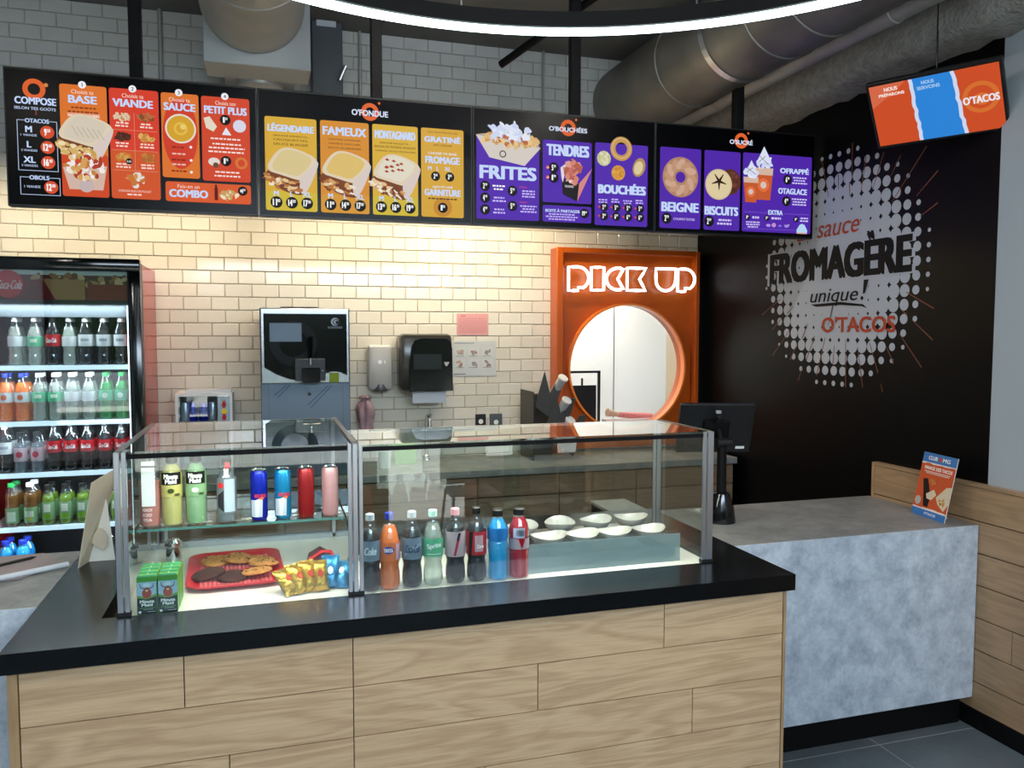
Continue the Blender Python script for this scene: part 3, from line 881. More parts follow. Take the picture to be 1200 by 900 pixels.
pile(g, .49, .77, .033, .05, ['e8e0d8', 'c87838', 'd89048'], 16, 31, .016); g.text('CORDON BLEU DE POULET', .49, .855, .13, .016, 'ffd9cc', .01); bars(g, .49, .875, .07, 1, 'ffd9cc')
g.disc(.47, .635, .013, BK); g.text('0.50', .47, .635, .018, .015, 'ffffff', .02)
g.disc(.68, .365, .062, 'e8e2d4', 30); g.disc(.68, .365, .055, 'd8a42c', 30); g.ring(.68, .365, .018, .028, 'e6bc48'); g.disc(.69, .35, .012, 'f0d070', 12)
for k, v in enumerate((.50, .55, .595, .63, .68)): bars(g, .67, v, .07, 1, 'f0c0b0' if k % 2 else '8a2418')
for v in (.50, .60, .69): g.disc(.72, v, .006, 'f4f0f0', 8)
g.poly([(.775, .27), (.80, .255), (.83, .33), (.815, .37), (.785, .345)], 'e8dcc8'); g.disc(.925, .315, .027, 'dcdcec', 20); g.poly([(.868, .33), (.89, .39), (.85, .39)], 'e8eaf4')
g.disc(.865, .275, .022, BK); ptxt(g, '1.50', .865, .275, .022)
bars(g, .865, .415, .15, 1, 'ffe4dc'); bars(g, .87, .455, .17, 3, 'ffe4dc')
g.disc(.815, .60, .024, 'e8ddd4', 14, .018); g.disc(.822, .625, .012, '6a4a3a', 10); g.ring(.93, .60, .015, .026, 'd87a38')
g.disc(.865, .59, .022, BK); ptxt(g, '1.75', .865, .59, .022); bars(g, .87, .67, .11, 2, 'ffe4dc')
g.text('Fais-en un', .707, .80, .09, .028, 'ffd9cc', .01); g.text('COMBO', .707, .855, .16, .06, WT, .06)
g.rect(.814, .80, .828, .895, '5a1018'); g.rect(.817, .775, .825, .80, '3a0c10'); pile(g, .875, .85, .035, .03, ['e0b878', 'caa060', 'f0e0c0'], 26, 44, .014)
g.disc(.933, .815, .02, BK); ptxt(g, '+4.50', .933, .815, .019)
g.build('menu_graphics', 'screenprint', t)

# --- screen 2
t, g = screen(1, 'menu screen with four yellow panels of gratin wraps')
logo(g, .505, .12, "O'FONDUE", .17)
rows = [(.030, .259, 'dcae3a', 'LÉGENDAIRE', ['GRATINÉ EMMENTAL,', 'CROQUETTES,', 'SAUCE BURGER'], ('11.00', '14.00', '17.00'), 'dcc890', None),
        (.275, .498, 'd98f30', 'FAMEUX', ['GRATINÉ CHEDDAR,', 'VIANDE HACHÉE,', 'SAUCE ALGÉRIENNE'], ('11.00', '14.00', '17.00'), 'e0c070', None),
        (.514, .730, 'dcb23c', 'MONTAGNARD', ['GRATINÉ RACLETTE –', 'BACON DE POITRINE DE BOEUF', 'TENDRES, SAUCE FROMAGÈRE'], ('13.00', '16.00', '19.00'), 'e4dcc8', 'a8402c')]
for x0, x1, c, nm, ds, pr, top, sp in rows:
    xm = (x0 + x1) / 2
    g.rrect(x0, .215, x1, .95, .009, c); g.rrect(x0, .80, x1, .95, .009, 'd4bc3c' if c != 'd98f30' else 'd99a38')
    g.disc(xm, .62, .085, 'e8cc5c' if c != 'd98f30' else 'e2a648', 26)
    g.text(nm, xm, .295, (x1 - x0) * .9, .068, WT, .06)
    for k, d_ in enumerate(ds): g.text(d_, xm, .36 + k * .033, (x1 - x0) * (.9 if len(d_) > 18 else .68), .018, '4a3210', .01)
    wraps(g, xm, .625, .115, top, ['d9a868', 'f0e4d0', 'b8743c', '7a3c20', 'e8c898'], sp)
    for k, (a, p_) in enumerate(zip(('M', 'L', 'XL'), pr)):
        xx = xm + (k - 1) * .068
        g.text(a, xx, .815, None, .04, WT, .05); g.disc(xx, .885, .026, BK, 18); ptxt(g, p_, xx, .885, .027)
g.rrect(.745, .215, .954, .95, .009, 'd9a83a'); g.disc(.85, .865, .045, 'c88a30', 24, .045)
g.text('TOUT PEUX ÊTRE ENCORE', .85, .245, .15, .016, '5a4018', .01); g.text('GRATINÉ', .85, .30, .18, .06, WT, .06); g.text('AVEC CHEDDAR', .85, .352, .09, .016, '5a4018', .01)
g.text('CHOISIS TA BASE', .85, .42, .14, .02, 'e8f0ff', .02); g.text('FROMAGE', .85, .475, .17, .06, WT, .06)
for xx, a, p_ in ((.805, 'M   L', '2.00'), (.875, 'XL', '3.00')):
    g.text(a, xx, .545, None, .032, WT, .05); g.disc(xx + .01, .61, .022, BK, 18); ptxt(g, p_, xx + .01, .61, .022)
g.text('AJOUTE UNE', .85, .70, .10, .024, 'e8f0ff', .02); g.text('GARNITURE', .85, .745, .18, .055, WT, .06); bars(g, .85, .79, .19, 1, '5a4018')
g.disc(.85, .87, .024, BK, 18); ptxt(g, '1.00', .85, .87, .024)
g.build('menu_graphics', 'screenprint', t)

# --- screen 3
t, g = screen(2, 'menu screen with purple panels of fries, tenders and bites')
logo(g, .505, .12, "O'BOUCHÉES", .21)
for a in ((.018, .235, .348, .945), (.367, .235, .636, .775), (.367, .80, .636, .945), (.655, .225, .957, .955)): g.rrect(*a, .009, '5228b0')
g.poly([(.015, .235), (.355, .315), (.27, .475), (.085, .42)], 'd8cfc6'); g.poly([(.015, .235), (.06, .22), (.34, .285), (.355, .315)], 'b8a898')
g.ring(.155, .385, .012, .017, '3a3230')
pile(g, .19, .26, .15, .06, ['e0b87a', 'ecca90', 'd0a060'], 60, 61, .020); pile(g, .19, .20, .11, .07, ['dfe6f8', 'cfdaf4', 'e8ecfa'], 46, 62, .022); pile(g, .2, .27, .08, .04, ['b86a40', 'e8c890'], 18, 64, .014)
g.text('FRITES', .183, .545, .30, .115, WT, .07)
for k, (v, p_) in enumerate(((.665, '2.99'), (.765, '4.99'), (.865, '4.99'))): price(g, .062, v, p_, .025); bars(g, .135, v - .012, .07, 2, 'cdbcff' if k else 'ffffff', .014, .028)
for v, p_ in ((.695, '5.99'), (.825, '5.99')): price(g, .205, v, p_, .025); g.text('NOUVEAU', .262, v - .035, .04, .014, 'e0506a', .01); bars(g, .29, v - .01, .09, 3, 'cdbcff', .013, .024)
g.text('TENDRES', .503, .32, .235, .10, WT, .07)
g.poly([(.468, .56), (.565, .60), (.555, .76), (.475, .70)], '18141a'); g.poly([(.565, .60), (.638, .46), (.60, .60), (.555, .76)], 'd88a88'); g.poly([(.462, .47), (.50, .42), (.475, .60), (.468, .56)], 'e4dce4')
pile(g, .535, .50, .045, .11, ['c87464', 'd88a78', 'b8604e', 'e0a090'], 40, 71, .022)
g.text('TENDRES', .51, .63, .05, .02, 'e8e0e0', .02); g.disc(.516, .585, .009, 'e8e0e0', 5)
for v, n_, p_ in ((.475, 'x3', '5.99'), (.56, 'x5', '8.99')): price(g, .425, v, p_, .026); g.disc(.392, v, .009, 'd8485a', 10); g.text(n_, .392, v, .012, .018, 'ffffff', .01)
g.text('BOITE À PARTAGER', .475, .845, .19, .032, WT, .05); bars(g, .47, .872, .19, 3, 'cdbcff', .012, .022); g.disc(.595, .86, .024, BK); ptxt(g, '19.99', .595, .86, .021)
g.ring(.80, .27, .032, .060, 'c89a58'); g.ring(.80, .265, .046, .052, 'dcb87a')
g.disc(.702, .365, .038, 'c8cc9a', 12); pile(g, .702, .365, .03, .05, ['e4dcc0', 'b8c08a', 'd8cc9c'], 14, 81, .010)
g.disc(.784, .485, .038, 'd89a3c', 14); pile(g, .784, .485, .03, .05, ['e8b050', 'c88430'], 10, 82, .010)
g.disc(.903, .425, .034, 'b8945a', 12, .050, .35); g.disc(.90, .43, .024, 'e0d0a0', 10, .036, .35)
g.text('BOUCHÉES', .807, .625, .275, .10, WT, .07)
for k in range(4):
    xx = .705 + k * .069; bars(g, xx - .005, .725 + (k % 2) * -.008, .055, 2, 'cdbcff', .012, .022)
    for v, p_ in ((.795, ('2.99', '5.99', '5.99', '5.99')[k]), (.875, ('3.99', '6.99', '6.99', '6.99')[k])):
        price(g, xx, v, p_, .022); g.disc(xx - .028, v, .006, 'd8485a', 8)
g.build('menu_graphics', 'screenprint', t)

# --- screen 4
t, g = screen(3, 'menu screen at far right with purple panels of a doughnut, biscuits and frothy drinks')
logo(g, .52, .11, "O'SUCRÉ", .145)
for a in ((.027, .22, .273, .955), (.294, .22, .517, .955), (.533, .215, .98, .955)): g.rrect(*a, .009, '5024ac')
g.ring(.150, .485, .028, .103, 'b08468', 40)
for k in range(12):
    a = k * PI / 6; g.disc(.150 + .066 * math.cos(a) / g.sx, .485 + .066 * math.sin(a) / g.sy, .034, 'd0a890' if k % 2 else 'c49676', 12, .019, a + .7)
g.disc(.150, .485, .021, PU, 18)
g.text('BEIGNE', .15, .76, .225, .088, WT, .07); price(g, .07, .865, '2.99', .029); g.text('CHURRO SUCRE', .175, .868, .13, .022, 'd8ccff', .015)
g.disc(.455, .50, .062, '5a2c20', 22, .068); pile(g, .455, .50, .05, .10, ['6e3a2a', '4a2018', '7a4430'], 26, 91, .010)
g.disc(.383, .53, .080, 'd8c49a', 28); g.disc(.383, .53, .072, 'e2d0a4', 28)
for k in range(5):
    a = k * 1.2566 + .3; g.line(.385, .50, .385 + .045 * math.cos(a) / g.sx, .50 + .045 * math.sin(a) / g.sy, .016, '2a120e', .004)
g.text('BISCUITS', .403, .775, .21, .082, WT, .07); price(g, .327, .875, '2.99', .029); bars(g, .425, .85, .11, 2, 'd8ccff', .018, .034)
for cx, cy, s in ((.665, .46, 1.12), (.585, .53, .88)):
    q = lambda x, y: (cx + x * s, cy + y * s)
    g.poly([q(-.055, -.10), q(.055, -.10), q(.040, .17), q(-.040, .17)], 'd8b8a4'); g.poly([q(-.052, -.04), q(.052, -.04), q(.040, .17), q(-.040, .17)], 'c85a2c')
    g.ring(cx, cy + .05, .018 * s, .032 * s, 'e8703c'); g.disc(cx, cy + .05, .017 * s, 'dcc8bc', 14)
    pile(g, cx, cy - .15 * s, .045 * s, .05 * s, ['dfe4fa', 'cfd8f4', 'eef0fc'], 26, int(cx * 100), .018)
    g.poly([q(-.04, -.15), q(0, -.28), q(.045, -.15)], 'dfe6fa'); g.line(cx - .03, cy - .2 * s, cx + .03, cy - .13 * s, .003, '6a4a3a'); g.line(cx - .03, cy - .15 * s, cx + .01, cy - .2 * s, .003, '6a4a3a')
g.text('OFRAPPÉ', .865, .355, .19, .062, WT, .06); price(g, .82, .445, '6.99', .027); bars(g, .90, .415, .10, 3, 'd8ccff', .013, .026)
g.text('OTAGLACE', .855, .555, .19, .056, WT, .06); price(g, .815, .65, '4.99', .027); bars(g, .90, .62, .10, 3, 'd8ccff', .013, .026)
g.text('EXTRA', .745, .765, .095, .045, WT, .06); g.rect(.545, .77, .69, .773, '8a6ce0'); g.rect(.80, .77, .965, .773, '8a6ce0')
for xx, p_ in ((.565, '1.00'), (.69, '0.50'), (.88, '0.50')): price(g, xx, .82, p_, .016)
bars(g, .62, .81, .06, 1, 'd8ccff', .02); bars(g, .75, .81, .07, 1, 'd8ccff', .02); bars(g, .935, .80, .06, 2, 'd8ccff', .014, .026); bars(g, .60, .86, .09, 3, 'd8ccff', .012, .022)
g.disc(.70, .89, .015, 'b89ae8', 10, .008); g.disc(.735, .885, .014, 'c890d8', 10, .012); g.disc(.775, .89, .012, '8a6ce0', 10, .006); g.poly([(.80, .88), (.84, .87), (.83, .90), (.81, .905)], 'a890e0')
g.poly([(.885, .92), (.905, .87), (.92, .86), (.937, .87), (.955, .92), (.955, .945), (.885, .945)], 'b8dcf8'); g.rect(.886, .945, .954, .957, 'e0b0a0')
g.rect(.545, .925, .875, .928, '8a6ce0')
g.build('menu_graphics', 'screenprint', t)

# ================================================================= TV ON THE RIGHT
ax = Vector((.503, -.864, .004)).normalized(); ay0 = Vector((-.507, -.313, .789)); ay = (ay0 - ax * ay0.dot(ax)).normalized()
nn = ax.cross(ay).normalized()
if nn.x > 0: nn = -nn
tc_ = Vector((2.747, 2.813, 2.665))
tv = thing('tilted_screen', 'tilted wall screen split into orange and blue fields at upper right', 'screen', tc_)
def obox(mb, c, a, b_, n_, sa, sb, n0, n1, ch=0):
    """box in the frame a,b,n about point c"""
    mb.T = Matrix(((a.x, b_.x, n_.x, c.x), (a.y, b_.y, n_.y, c.y), (a.z, b_.z, n_.z, c.z), (0, 0, 0, 1)))
    mb.box(sa[0], sa[1], sb[0], sb[1], n0, n1, ch); mb.T = None; return mb
W2, H2 = .25, .1406
obox(MB(), tc_, ax, ay, nn, (-W2 - .012, W2 + .012), (-H2 - .012, H2 + .014), -.03, -.002, .003).build('housing', 'blackplastic', tv)
obox(MB(), tc_, ax, ay, nn, (-W2 + .02, W2 - .02), (-H2 + .02, H2 - .02), -.055, -.03, .003).build('rear_cover', 'blackplastic', tv)
g = G(tc_ - ax * W2 + ay * H2 - nn * .001, ax, -ay); g.sx = .5; g.sy = .2812
g.N = nn
g.rect(0, 0, 1, 1, 'cf4e22')
g.poly([(0, 0), (.30, 0), (.22, .12), (0, .36)], 'd96a48')
rn = random.Random(3)
def torn(x0, x1, n=14): return [(x0 + (x1 - x0) * k / n + rn.uniform(-.007, .007), k / n) for k in range(n + 1)]
l1, l2 = torn(.345, .355), torn(.66, .70)
g.poly([(x - .02, y) for x, y in l1] + [(x + .018, y) for x, y in reversed(l2)], 'd4dcf4')
g.poly([(x + .01, y) for x, y in l1] + [(x - .012, y) for x, y in reversed(l2)], '2a86dc')
g.ring(.845, .47, .050, .068, 'd9702c', 36); g.disc(.85, .5, .030, 'de7430', 20, .026)
g.text("O'TACOS", .845, .5, .27, .12, 'f0ecf4', .05)
g.text('NOUS', .175, .085, .11, .06, 'ffe8e0', .05); g.text('PRÉPARONS', .175, .165, .21, .06, 'ffe8e0', .05)
g.text('NOUS', .47, .085, .10, .055, 'a8ccf4', .05); g.text('SERVONS', .47, .165, .18, .055, 'a8ccf4', .05)
g.build('screen_image', 'screenprint', tv)
bk = tc_ + ay * .08 - nn * .06
MB().cyl(bk, (bk.x, bk.y, ZC), .004, 8).build('power_cable', 'blackplastic', tv)
obox(MB(), tc_, ax, ay, nn, (-.04, .04), (-.04, .04), -.10, -.055).build('mount_plate', 'blackmetal', tv)
MB().cyl(tc_ - nn * .09, (XW, 3.0, 2.72), .014, 10).build('wall_arm', 'blackmetal', tv)

# ================================================================= WALL MURAL
g = G((XW - .0005, 0, 0), (0, -1, 0), (0, 0, -1), step=.0)
g.O = Vector((XW - .0005, 0, 0))
P2 = lambda y, z: (-y, -z)
tab = [(0, .76), (.2, .72), (.33, .64), (.42, .56), (.50, .46), (.56, .35), (.60, .24), (.635, .16)]
def rad(d):
    if d > .64: return 0
    for (a, ra), (c, rc) in zip(tab[:-1], tab[1:]):
        if d <= c: return ra + (rc - ra) * (d - a) / (c - a)
    return .14
cy_, cz_ = 3.64, 2.042
k = 0
for i in range(-10, 11):
    for j in range(-10, 11):
        y = 3.644 + i * .0698; z = 2.042 + j * .0680
        r = rad(math.hypot(y - cy_, z - cz_))
        if r > 0:
            g.lay = (i % 2) + 2 * (j % 2); g.step = .00012; g.disc(-y, -z, r * .069, 'b6bac4', 14); k += 1
g.step = .00006; g.lay = 12
INK, COP, RST = '0d0c0c', '7a4a38', 'b0482c'
rays = [(3.544, 2.691, 3.544, 2.521), (3.441, 2.6, 3.471, 2.429), (3.317, 2.595, 3.389, 2.424), (3.206, 2.555, 3.266, 2.469), (3.047, 2.565, 3.255, 2.34), (2.977, 2.439, 3.099, 2.345), (2.969, 2.295, 3.074, 2.247), (3.785, 2.653, 3.72, 2.439), (3.646, 2.548, 3.642, 2.467), (3.558, 2.484, 3.553, 2.417),
        (2.973, 1.815, 3.143, 1.898), (3.133, 1.789, 3.172, 1.815), (2.974, 1.671, 3.1, 1.764), (3.034, 1.542, 3.178, 1.699), (3.208, 1.552, 3.266, 1.64), (3.313, 1.503, 3.378, 1.652), (3.277, 1.408, 3.293, 1.45), (3.418, 1.423, 3.464, 1.633), (3.545, 1.416, 3.555, 1.668), (3.651, 1.528, 3.641, 1.635), (3.782, 1.466, 3.719, 1.676), (3.875, 1.549, 3.805, 1.685), (3.917, 1.674, 3.867, 1.757), (3.942, 1.428, 3.911, 1.504), (4.022, 1.544, 3.97, 1.625), (4.193, 1.567, 4.037, 1.714), (4.057, 1.819, 4.002, 1.857), (4.2, 1.722, 4.105, 1.795), (4.312, 1.814, 4.13, 1.902)]
for a, b_, c, d in rays: g.line(-a, -b_, -c, -d, .007, COP, .004)
g.text('FROMAGÈRE', -3.675, -2.106, 1.17, .245, 'b6bac4', .09); g.text('FROMAGÈRE', -3.675, -2.106, 1.13, .228, INK, .06)
g.text('La sauce', -3.72, -2.275, .50, .10, RST, .01, shear=.25)
g.text('unique', -3.66, -1.895, .38, .095, INK, .01, shear=.3)
g.poly([(-3.43, -1.975), (-3.395, -1.975), (-3.42, -1.905), (-3.435, -1.905)], INK); g.disc(-3.44, -1.882, .010, INK)
g.poly([(-3.845, -1.862), (-3.60, -1.868), (-3.43, -1.850), (-3.40, -1.828), (-3.44, -1.840), (-3.60, -1.852), (-3.80, -1.848)], INK)
g.line(-3.656, -1.862, -3.694, -1.745, .008, INK, .003)
g.text("O'TACOS", -3.475, -1.748, .545, .085, RST, .045)
mu = g.build('mural', 'mural', wall_black_o)
mu['label'] = 'halftone dot mural with lettering'

# ================================================================= COUNTERS
ZT = .883
# grey concrete-look counter, two stretches left and right of the island
def grey_counter(x0, x1, lab, left_end=False):
    t = thing('service_counter', lab, 'counter', ((x0 + x1) / 2, 3.0, 0))
    bx('countertop', 'conc_top', t, x0, x1, 2.662, 3.31, ZT - .03, ZT)
    bx('front_panel', 'conc', t, x0, x1, 2.655, 2.662, .131, ZT)
    b = MB(); b.box(x0 + .02, x1 - .02, 2.70, 2.73, .0, .131); b.build('toe_kick', 'blackmetal', t)
    bx('cabinet_body', 'blackplastic', t, x0 + .01, x1 - .01, 2.664, 3.25, .131, ZT - .031)
    return t
grey_counter(1.710, 2.896, 'grey concrete-look counter at right, running from the island to the oak wainscot')
grey_counter(-2.3, -.670, 'grey concrete-look counter at far left, in front of the drinks fridge')

# island: black top over an oak plank front
isl = thing('island_counter', 'island counter with a black top and pale oak plank front', 'counter', (.52, 2.8, 0))
bx('carcass', 'groove', isl, -.64, 1.676, 2.322, 3.33, .0, .820)
b = MB()
b.box(-.667, 1.707, 2.284, 2.497, .828, ZT)
b.box(-.667, -.466, 2.497, 3.36, .828, ZT); b.box(1.522, 1.707, 2.497, 3.36, .828, ZT)
b.box(-.466, 1.522, 3.30, 3.36, .828, ZT); b.box(.27, 1.522, 2.93, 3.30, .828, ZT)
b.build('countertop', 'blacklam', isl)
pr_ = [.826, .6735, .523, .3705, .2185, .0665]
jt = [[-.630, -.2316, .2239, 1.225, 1.677], [-.630, .2239, .790, 1.677], [-.630, -.1193, .2239, 1.333, 1.677], [-.630, .2239, .62, 1.677], [-.630, -.2316, .2239, 1.1, 1.677]]
for r in range(5):
    for a, c in zip(jt[r][:-1], jt[r][1:]):
        bx('plank', 'wood', isl, a + .0015, c - .0015, 2.308, 2.322, pr_[r + 1] + .0015, pr_[r] - .0015)
for a, c in ((-.656, -.632), (1.679, 1.690)): bx('end_trim', 'wood_z', isl, a, c, 2.308, 3.33, 0, .826)
bx('toe_kick', 'blackmetal', isl, -.63, 1.677, 2.318, 2.322, 0, .0665)

# worktop along the tiled wall
wk = thing('work_counter', 'grey worktop on brown cabinets along the tiled wall', 'counter', (1.1, 4.8, 0))
bx('countertop', 'conc_top', wk, -.55, 2.90, 4.50, 5.09, .86, .90, .002)
bx('carcass', 'groove', wk, -.53, 2.88, 4.535, 5.08, .10, .86)
bx('toe_kick', 'blackmetal', wk, -.53, 2.88, 4.58, 5.08, 0, .10)
xs = [-.53, .08, .657, 1.17, 1.68, 2.19, 2.88]
for a, c in zip(xs[:-1], xs[1:]):
    d = bx('drawer_front', 'wood_dark', wk, a + .003, c - .003, 4.517, 4.535, .735, .852)
    MB().cyl(((a + c) / 2 - .06, 4.505, .80), ((a + c) / 2 + .06, 4.505, .80), .005, 8).build('handle', 'alu', d) if 0 else None
    bx('cabinet_door', 'wood_dark', wk, a + .003, c - .003, 4.517, 4.535, .105, .729)

# ================================================================= DISPLAY CASES
YG = 2.505
def pane(name, t, x0, x1, y0, y1, z0, z1, m='glass'):
    return bx(name, m, t, x0, x1, y0, y1, z0, z1, smooth=False)
def case(x0, x1, yb, lab, left, zt):
    t = thing('display_case', lab, 'display case', ((x0 + x1) / 2, (YG + yb) / 2, ZT - .01), 'glass display cases on the island')
    bx('base_tray', 'casefloor', t, x0, x1, YG + .008, yb, ZT - .02, ZT - .006)
    pane('front_glass', t, x0 + (.014 if left else .012), x1 - .014, YG + .001, YG + .006, ZT - .004, zt - .012)
    pane('top_glass', t, x0 + .012, x1 - .012, YG + .008, yb - .012, zt - .006, zt, 'glass_top')
    bx('front_rail', 'blackmetal', t, x0 + .012, x1 - .012, YG + .0005, YG + .010, zt - .020, zt - .0065)
    bx('rear_rail', 'alu', t, x0, x1, yb - .012, yb, zt - .010, zt)
    bx('rear_sill', 'alu', t, x0, x1, yb - .02, yb, ZT - .006, ZT + .012)
    # sliding rear glass
    xm = (x0 + x1) / 2
    a = pane('sliding_glass', t, x0 + .02, xm + .03, yb - .016, yb - .012, ZT + .012, zt - .010)
    c = pane('sliding_glass', t, xm - .03, x1 - .02, yb - .008, yb - .004, ZT + .012, zt - .010)
    return t
ztl = 1.358; ztr = 1.352
cl = case(-.418, .252, 3.29, 'left display case with a middle glass shelf, tray of cookies and drinks', True, ztl)
cr = case(.262, 1.512, 2.915, 'right display case with soft drink bottles and white bowls', False, ztr)
def upright(t, x0, x1, y0, y1, zt, m='alu'):
    return bx('upright', m, t, x0, x1, y0, y1, ZT - .004, zt, .0012)
# front uprights
upright(cl, -.424, -.408, YG - .006, YG + .012, ztl); upright(cl, -.404, -.391, YG - .004, YG + .004, ztl)
upright(cl, .233, .245, YG - .004, YG + .004, ztl); upright(cl, .248, .263, YG - .006, YG + .012, ztl)
upright(cr, .267, .279, YG - .004, YG + .004, ztr); upright(cr, 1.474, 1.487, YG - .004, YG + .004, ztr); upright(cr, 1.491, 1.514, YG - .006, YG + .012, ztr)
bx('upright_foot', 'blackplastic', cl, -.426, -.389, YG - .007, YG + .013, ZT - .0035, ZT + .010); bx('upright_foot', 'blackplastic', cl, .231, .280, YG - .007, YG + .013, ZT - .0035, ZT + .010)
bx('upright_foot', 'blackplastic', cr, 1.472, 1.516, YG - .007, YG + .013, ZT - .0035, ZT + .010)
# rear uprights
upright(cl, -.425, -.405, 3.27, 3.29, ztl); upright(cl, -.385, -.372, 3.262, 3.27, ztl); upright(cl, .24, .258, 3.27, 3.29, ztl)
upright(cr, .264, .28, 2.895, 2.915, ztr); upright(cr, 1.494, 1.514, 2.895, 2.915, ztr); upright(cr, 1.476, 1.487, 2.887, 2.895, ztr)
# top side rails
bx('side_rail', 'darkrail', cl, -.424, -.404, YG + .012, 3.29, ztl - .012, ztl + .002, .001)
bx('side_rail', 'darkrail', cl, .246, .263, YG + .012, 3.29, ztl - .012, ztl + .004, .001)
bx('side_rail', 'darkrail', cr, 1.500, 1.514, YG + .012, 2.915, ztr - .012, ztr + .002, .001)
pane('side_glass', cl, -.412, -.408, YG + .014, 3.268, ZT - .004, ztl - .012)
pane('side_glass', cr, 1.502, 1.506, YG + .014, 2.893, ZT - .004, ztr - .012)
pane('dividing_glass', cl, .2475, .2515, YG + .014, 3.268, ZT - .004, ztl - .012)
sh = pane('glass_shelf', cl, -.404, .244, 2.745, 3.25, 1.070, 1.076)
bx('shelf_edge', 'glass_edge', cl, -.404, .244, 2.742, 2.745, 1.069, 1.077)
for x in (-.400, .236): bx('shelf_bracket', 'alu', cl, x, x + .004, 2.76, 3.26, 1.060, 1.068)
for t, x0, x1, y, z in ((cl, -.38, .22, 2.53, ztl), (cr, .30, 1.46, 2.53, ztr)):
    bx('lamp_strip', 'caseled', t, x0, x1, y, y + .012, z - .0145, z - .0125)
    l = lamp('case_strip_lamp', 'AREA', ((x0 + x1) / 2, y + .006, z - .017), 5.4 * (x1 - x0), (1, .97, .90), x1 - x0, .012, aim=((x0 + x1) / 2, y + .10, 1.0))
    l.rotation_euler = (R(12), 0, 0)

# ================================================================= BOTTLES AND CANS
def cylwarp(r, z0):
    def w(x, y, d):
        a = x / r - PI / 2
        return Vector(((r + d) * math.cos(a), (r + d) * math.sin(a), z0 - y))
    return w
def label_print(t, r, z0, z1, draw):
    g = G((0, 0, 0), (1, 0, 0), (0, 0, -1), step=.0002, warp=cylwarp(r, z1))
    g.sx = 1; g.sy = 1
    draw(g, z1 - z0)
    return g.build('label_print', 'print', t, local=True)
PROF = {
 'cola': [(.020, 0), (.029, .003), (.033, .012), (.034, .030), (.0325, .055), (.0295, .075), (.0325, .088), (.0335, .095), (.0335, .148), (.032, .155), (.0265, .185), (.018, .208), (.0135, .220), (.0130, .232)],
 'sport': [(.026, 0), (.033, .004), (.0345, .02), (.0335, .06), (.0345, .10), (.0335, .125), (.031, .130), (.0345, .140), (.0345, .160), (.030, .182), (.019, .205), (.0185, .214)],
 'juice': [(.024, 0), (.031, .004), (.033, .03), (.033, .12), (.0315, .125), (.033, .135), (.033, .155), (.028, .182), (.0175, .200), (.0165, .205)],
 'tea': [(.022, 0), (.029, .003), (.031, .02), (.0285, .06), (.031, .10), (.031, .13), (.025, .155), (.016, .178), (.0150, .190)],
}
CAPS = {'cola': (.0145, .226, .247), 'sport': (.0195, .212, .234), 'juice': (.0185, .204, .224), 'tea': (.0165, .188, .208)}
_n = 0
def bottle(shape, drink, labelm, cap, fill, lz=(.092, .150), lr=None, draw=None, lab='', group=None, shell='pet', seg=20, name='drink_bottle'):
    t = thing(name, lab, 'bottle', (0, 0, 0), group)
    P = PROF[shape]; top = P[-1][1]
    if shell: MB().lathe(P, seg).build('bottle_shell', shell, t, local=True)
    q = [(max(r - .0012, .002), z + .001) for r, z in P if z < fill]
    # radius at the fill line
    for (ra, za), (rb, zb) in zip(P[:-1], P[1:]):
        if za <= fill <= zb: q.append((ra + (rb - ra) * (fill - za) / (zb - za) - .0012, fill))
    MB().lathe(q, seg).build('drink', drink, t, local=True)
    if labelm:
        rr = max(r for r, z in P if lz[0] - .01 <= z <= lz[1] + .01) + .0004 if lr is None else lr
        b = MB(); b.lathe([(rr, lz[0]), (rr, lz[1])], seg, capb=False, capt=False); b.build('label_band', labelm, t, local=True)
        if draw: label_print(t, rr, lz[0], lz[1], draw)
    r, z0, z1 = CAPS[shape]
    if cap: MB().lathe([(r, z0), (r, z1 - .002), (r - .002, z1)], 18).build('cap', cap, t, local=True)
    return t
def d_wave(txt, col, bg=None, w=.045, sw=None):
    def f(g, h):
        if sw: g.poly([(-.03, h * .75), (-.01, h * .45), (.03, h * .25), (.03, h * .38), (-.01, h * .60), (-.03, h * .88)], sw)
        g.text(txt, 0, h * .5, w, h * .38, col, .04, shear=.15)
    return f
def d_lines(cols, txt=None, tc='ffffff', w=.04):
    def f(g, h):
        for k, c in enumerate(cols): g.rect(-.028, h * (.12 + .8 * k / len(cols)), .028, h * (.12 + .8 * (k + .55) / len(cols)), c)
        if txt: g.text(txt, 0, h * .4, w, h * .3, tc, .04)
    return f
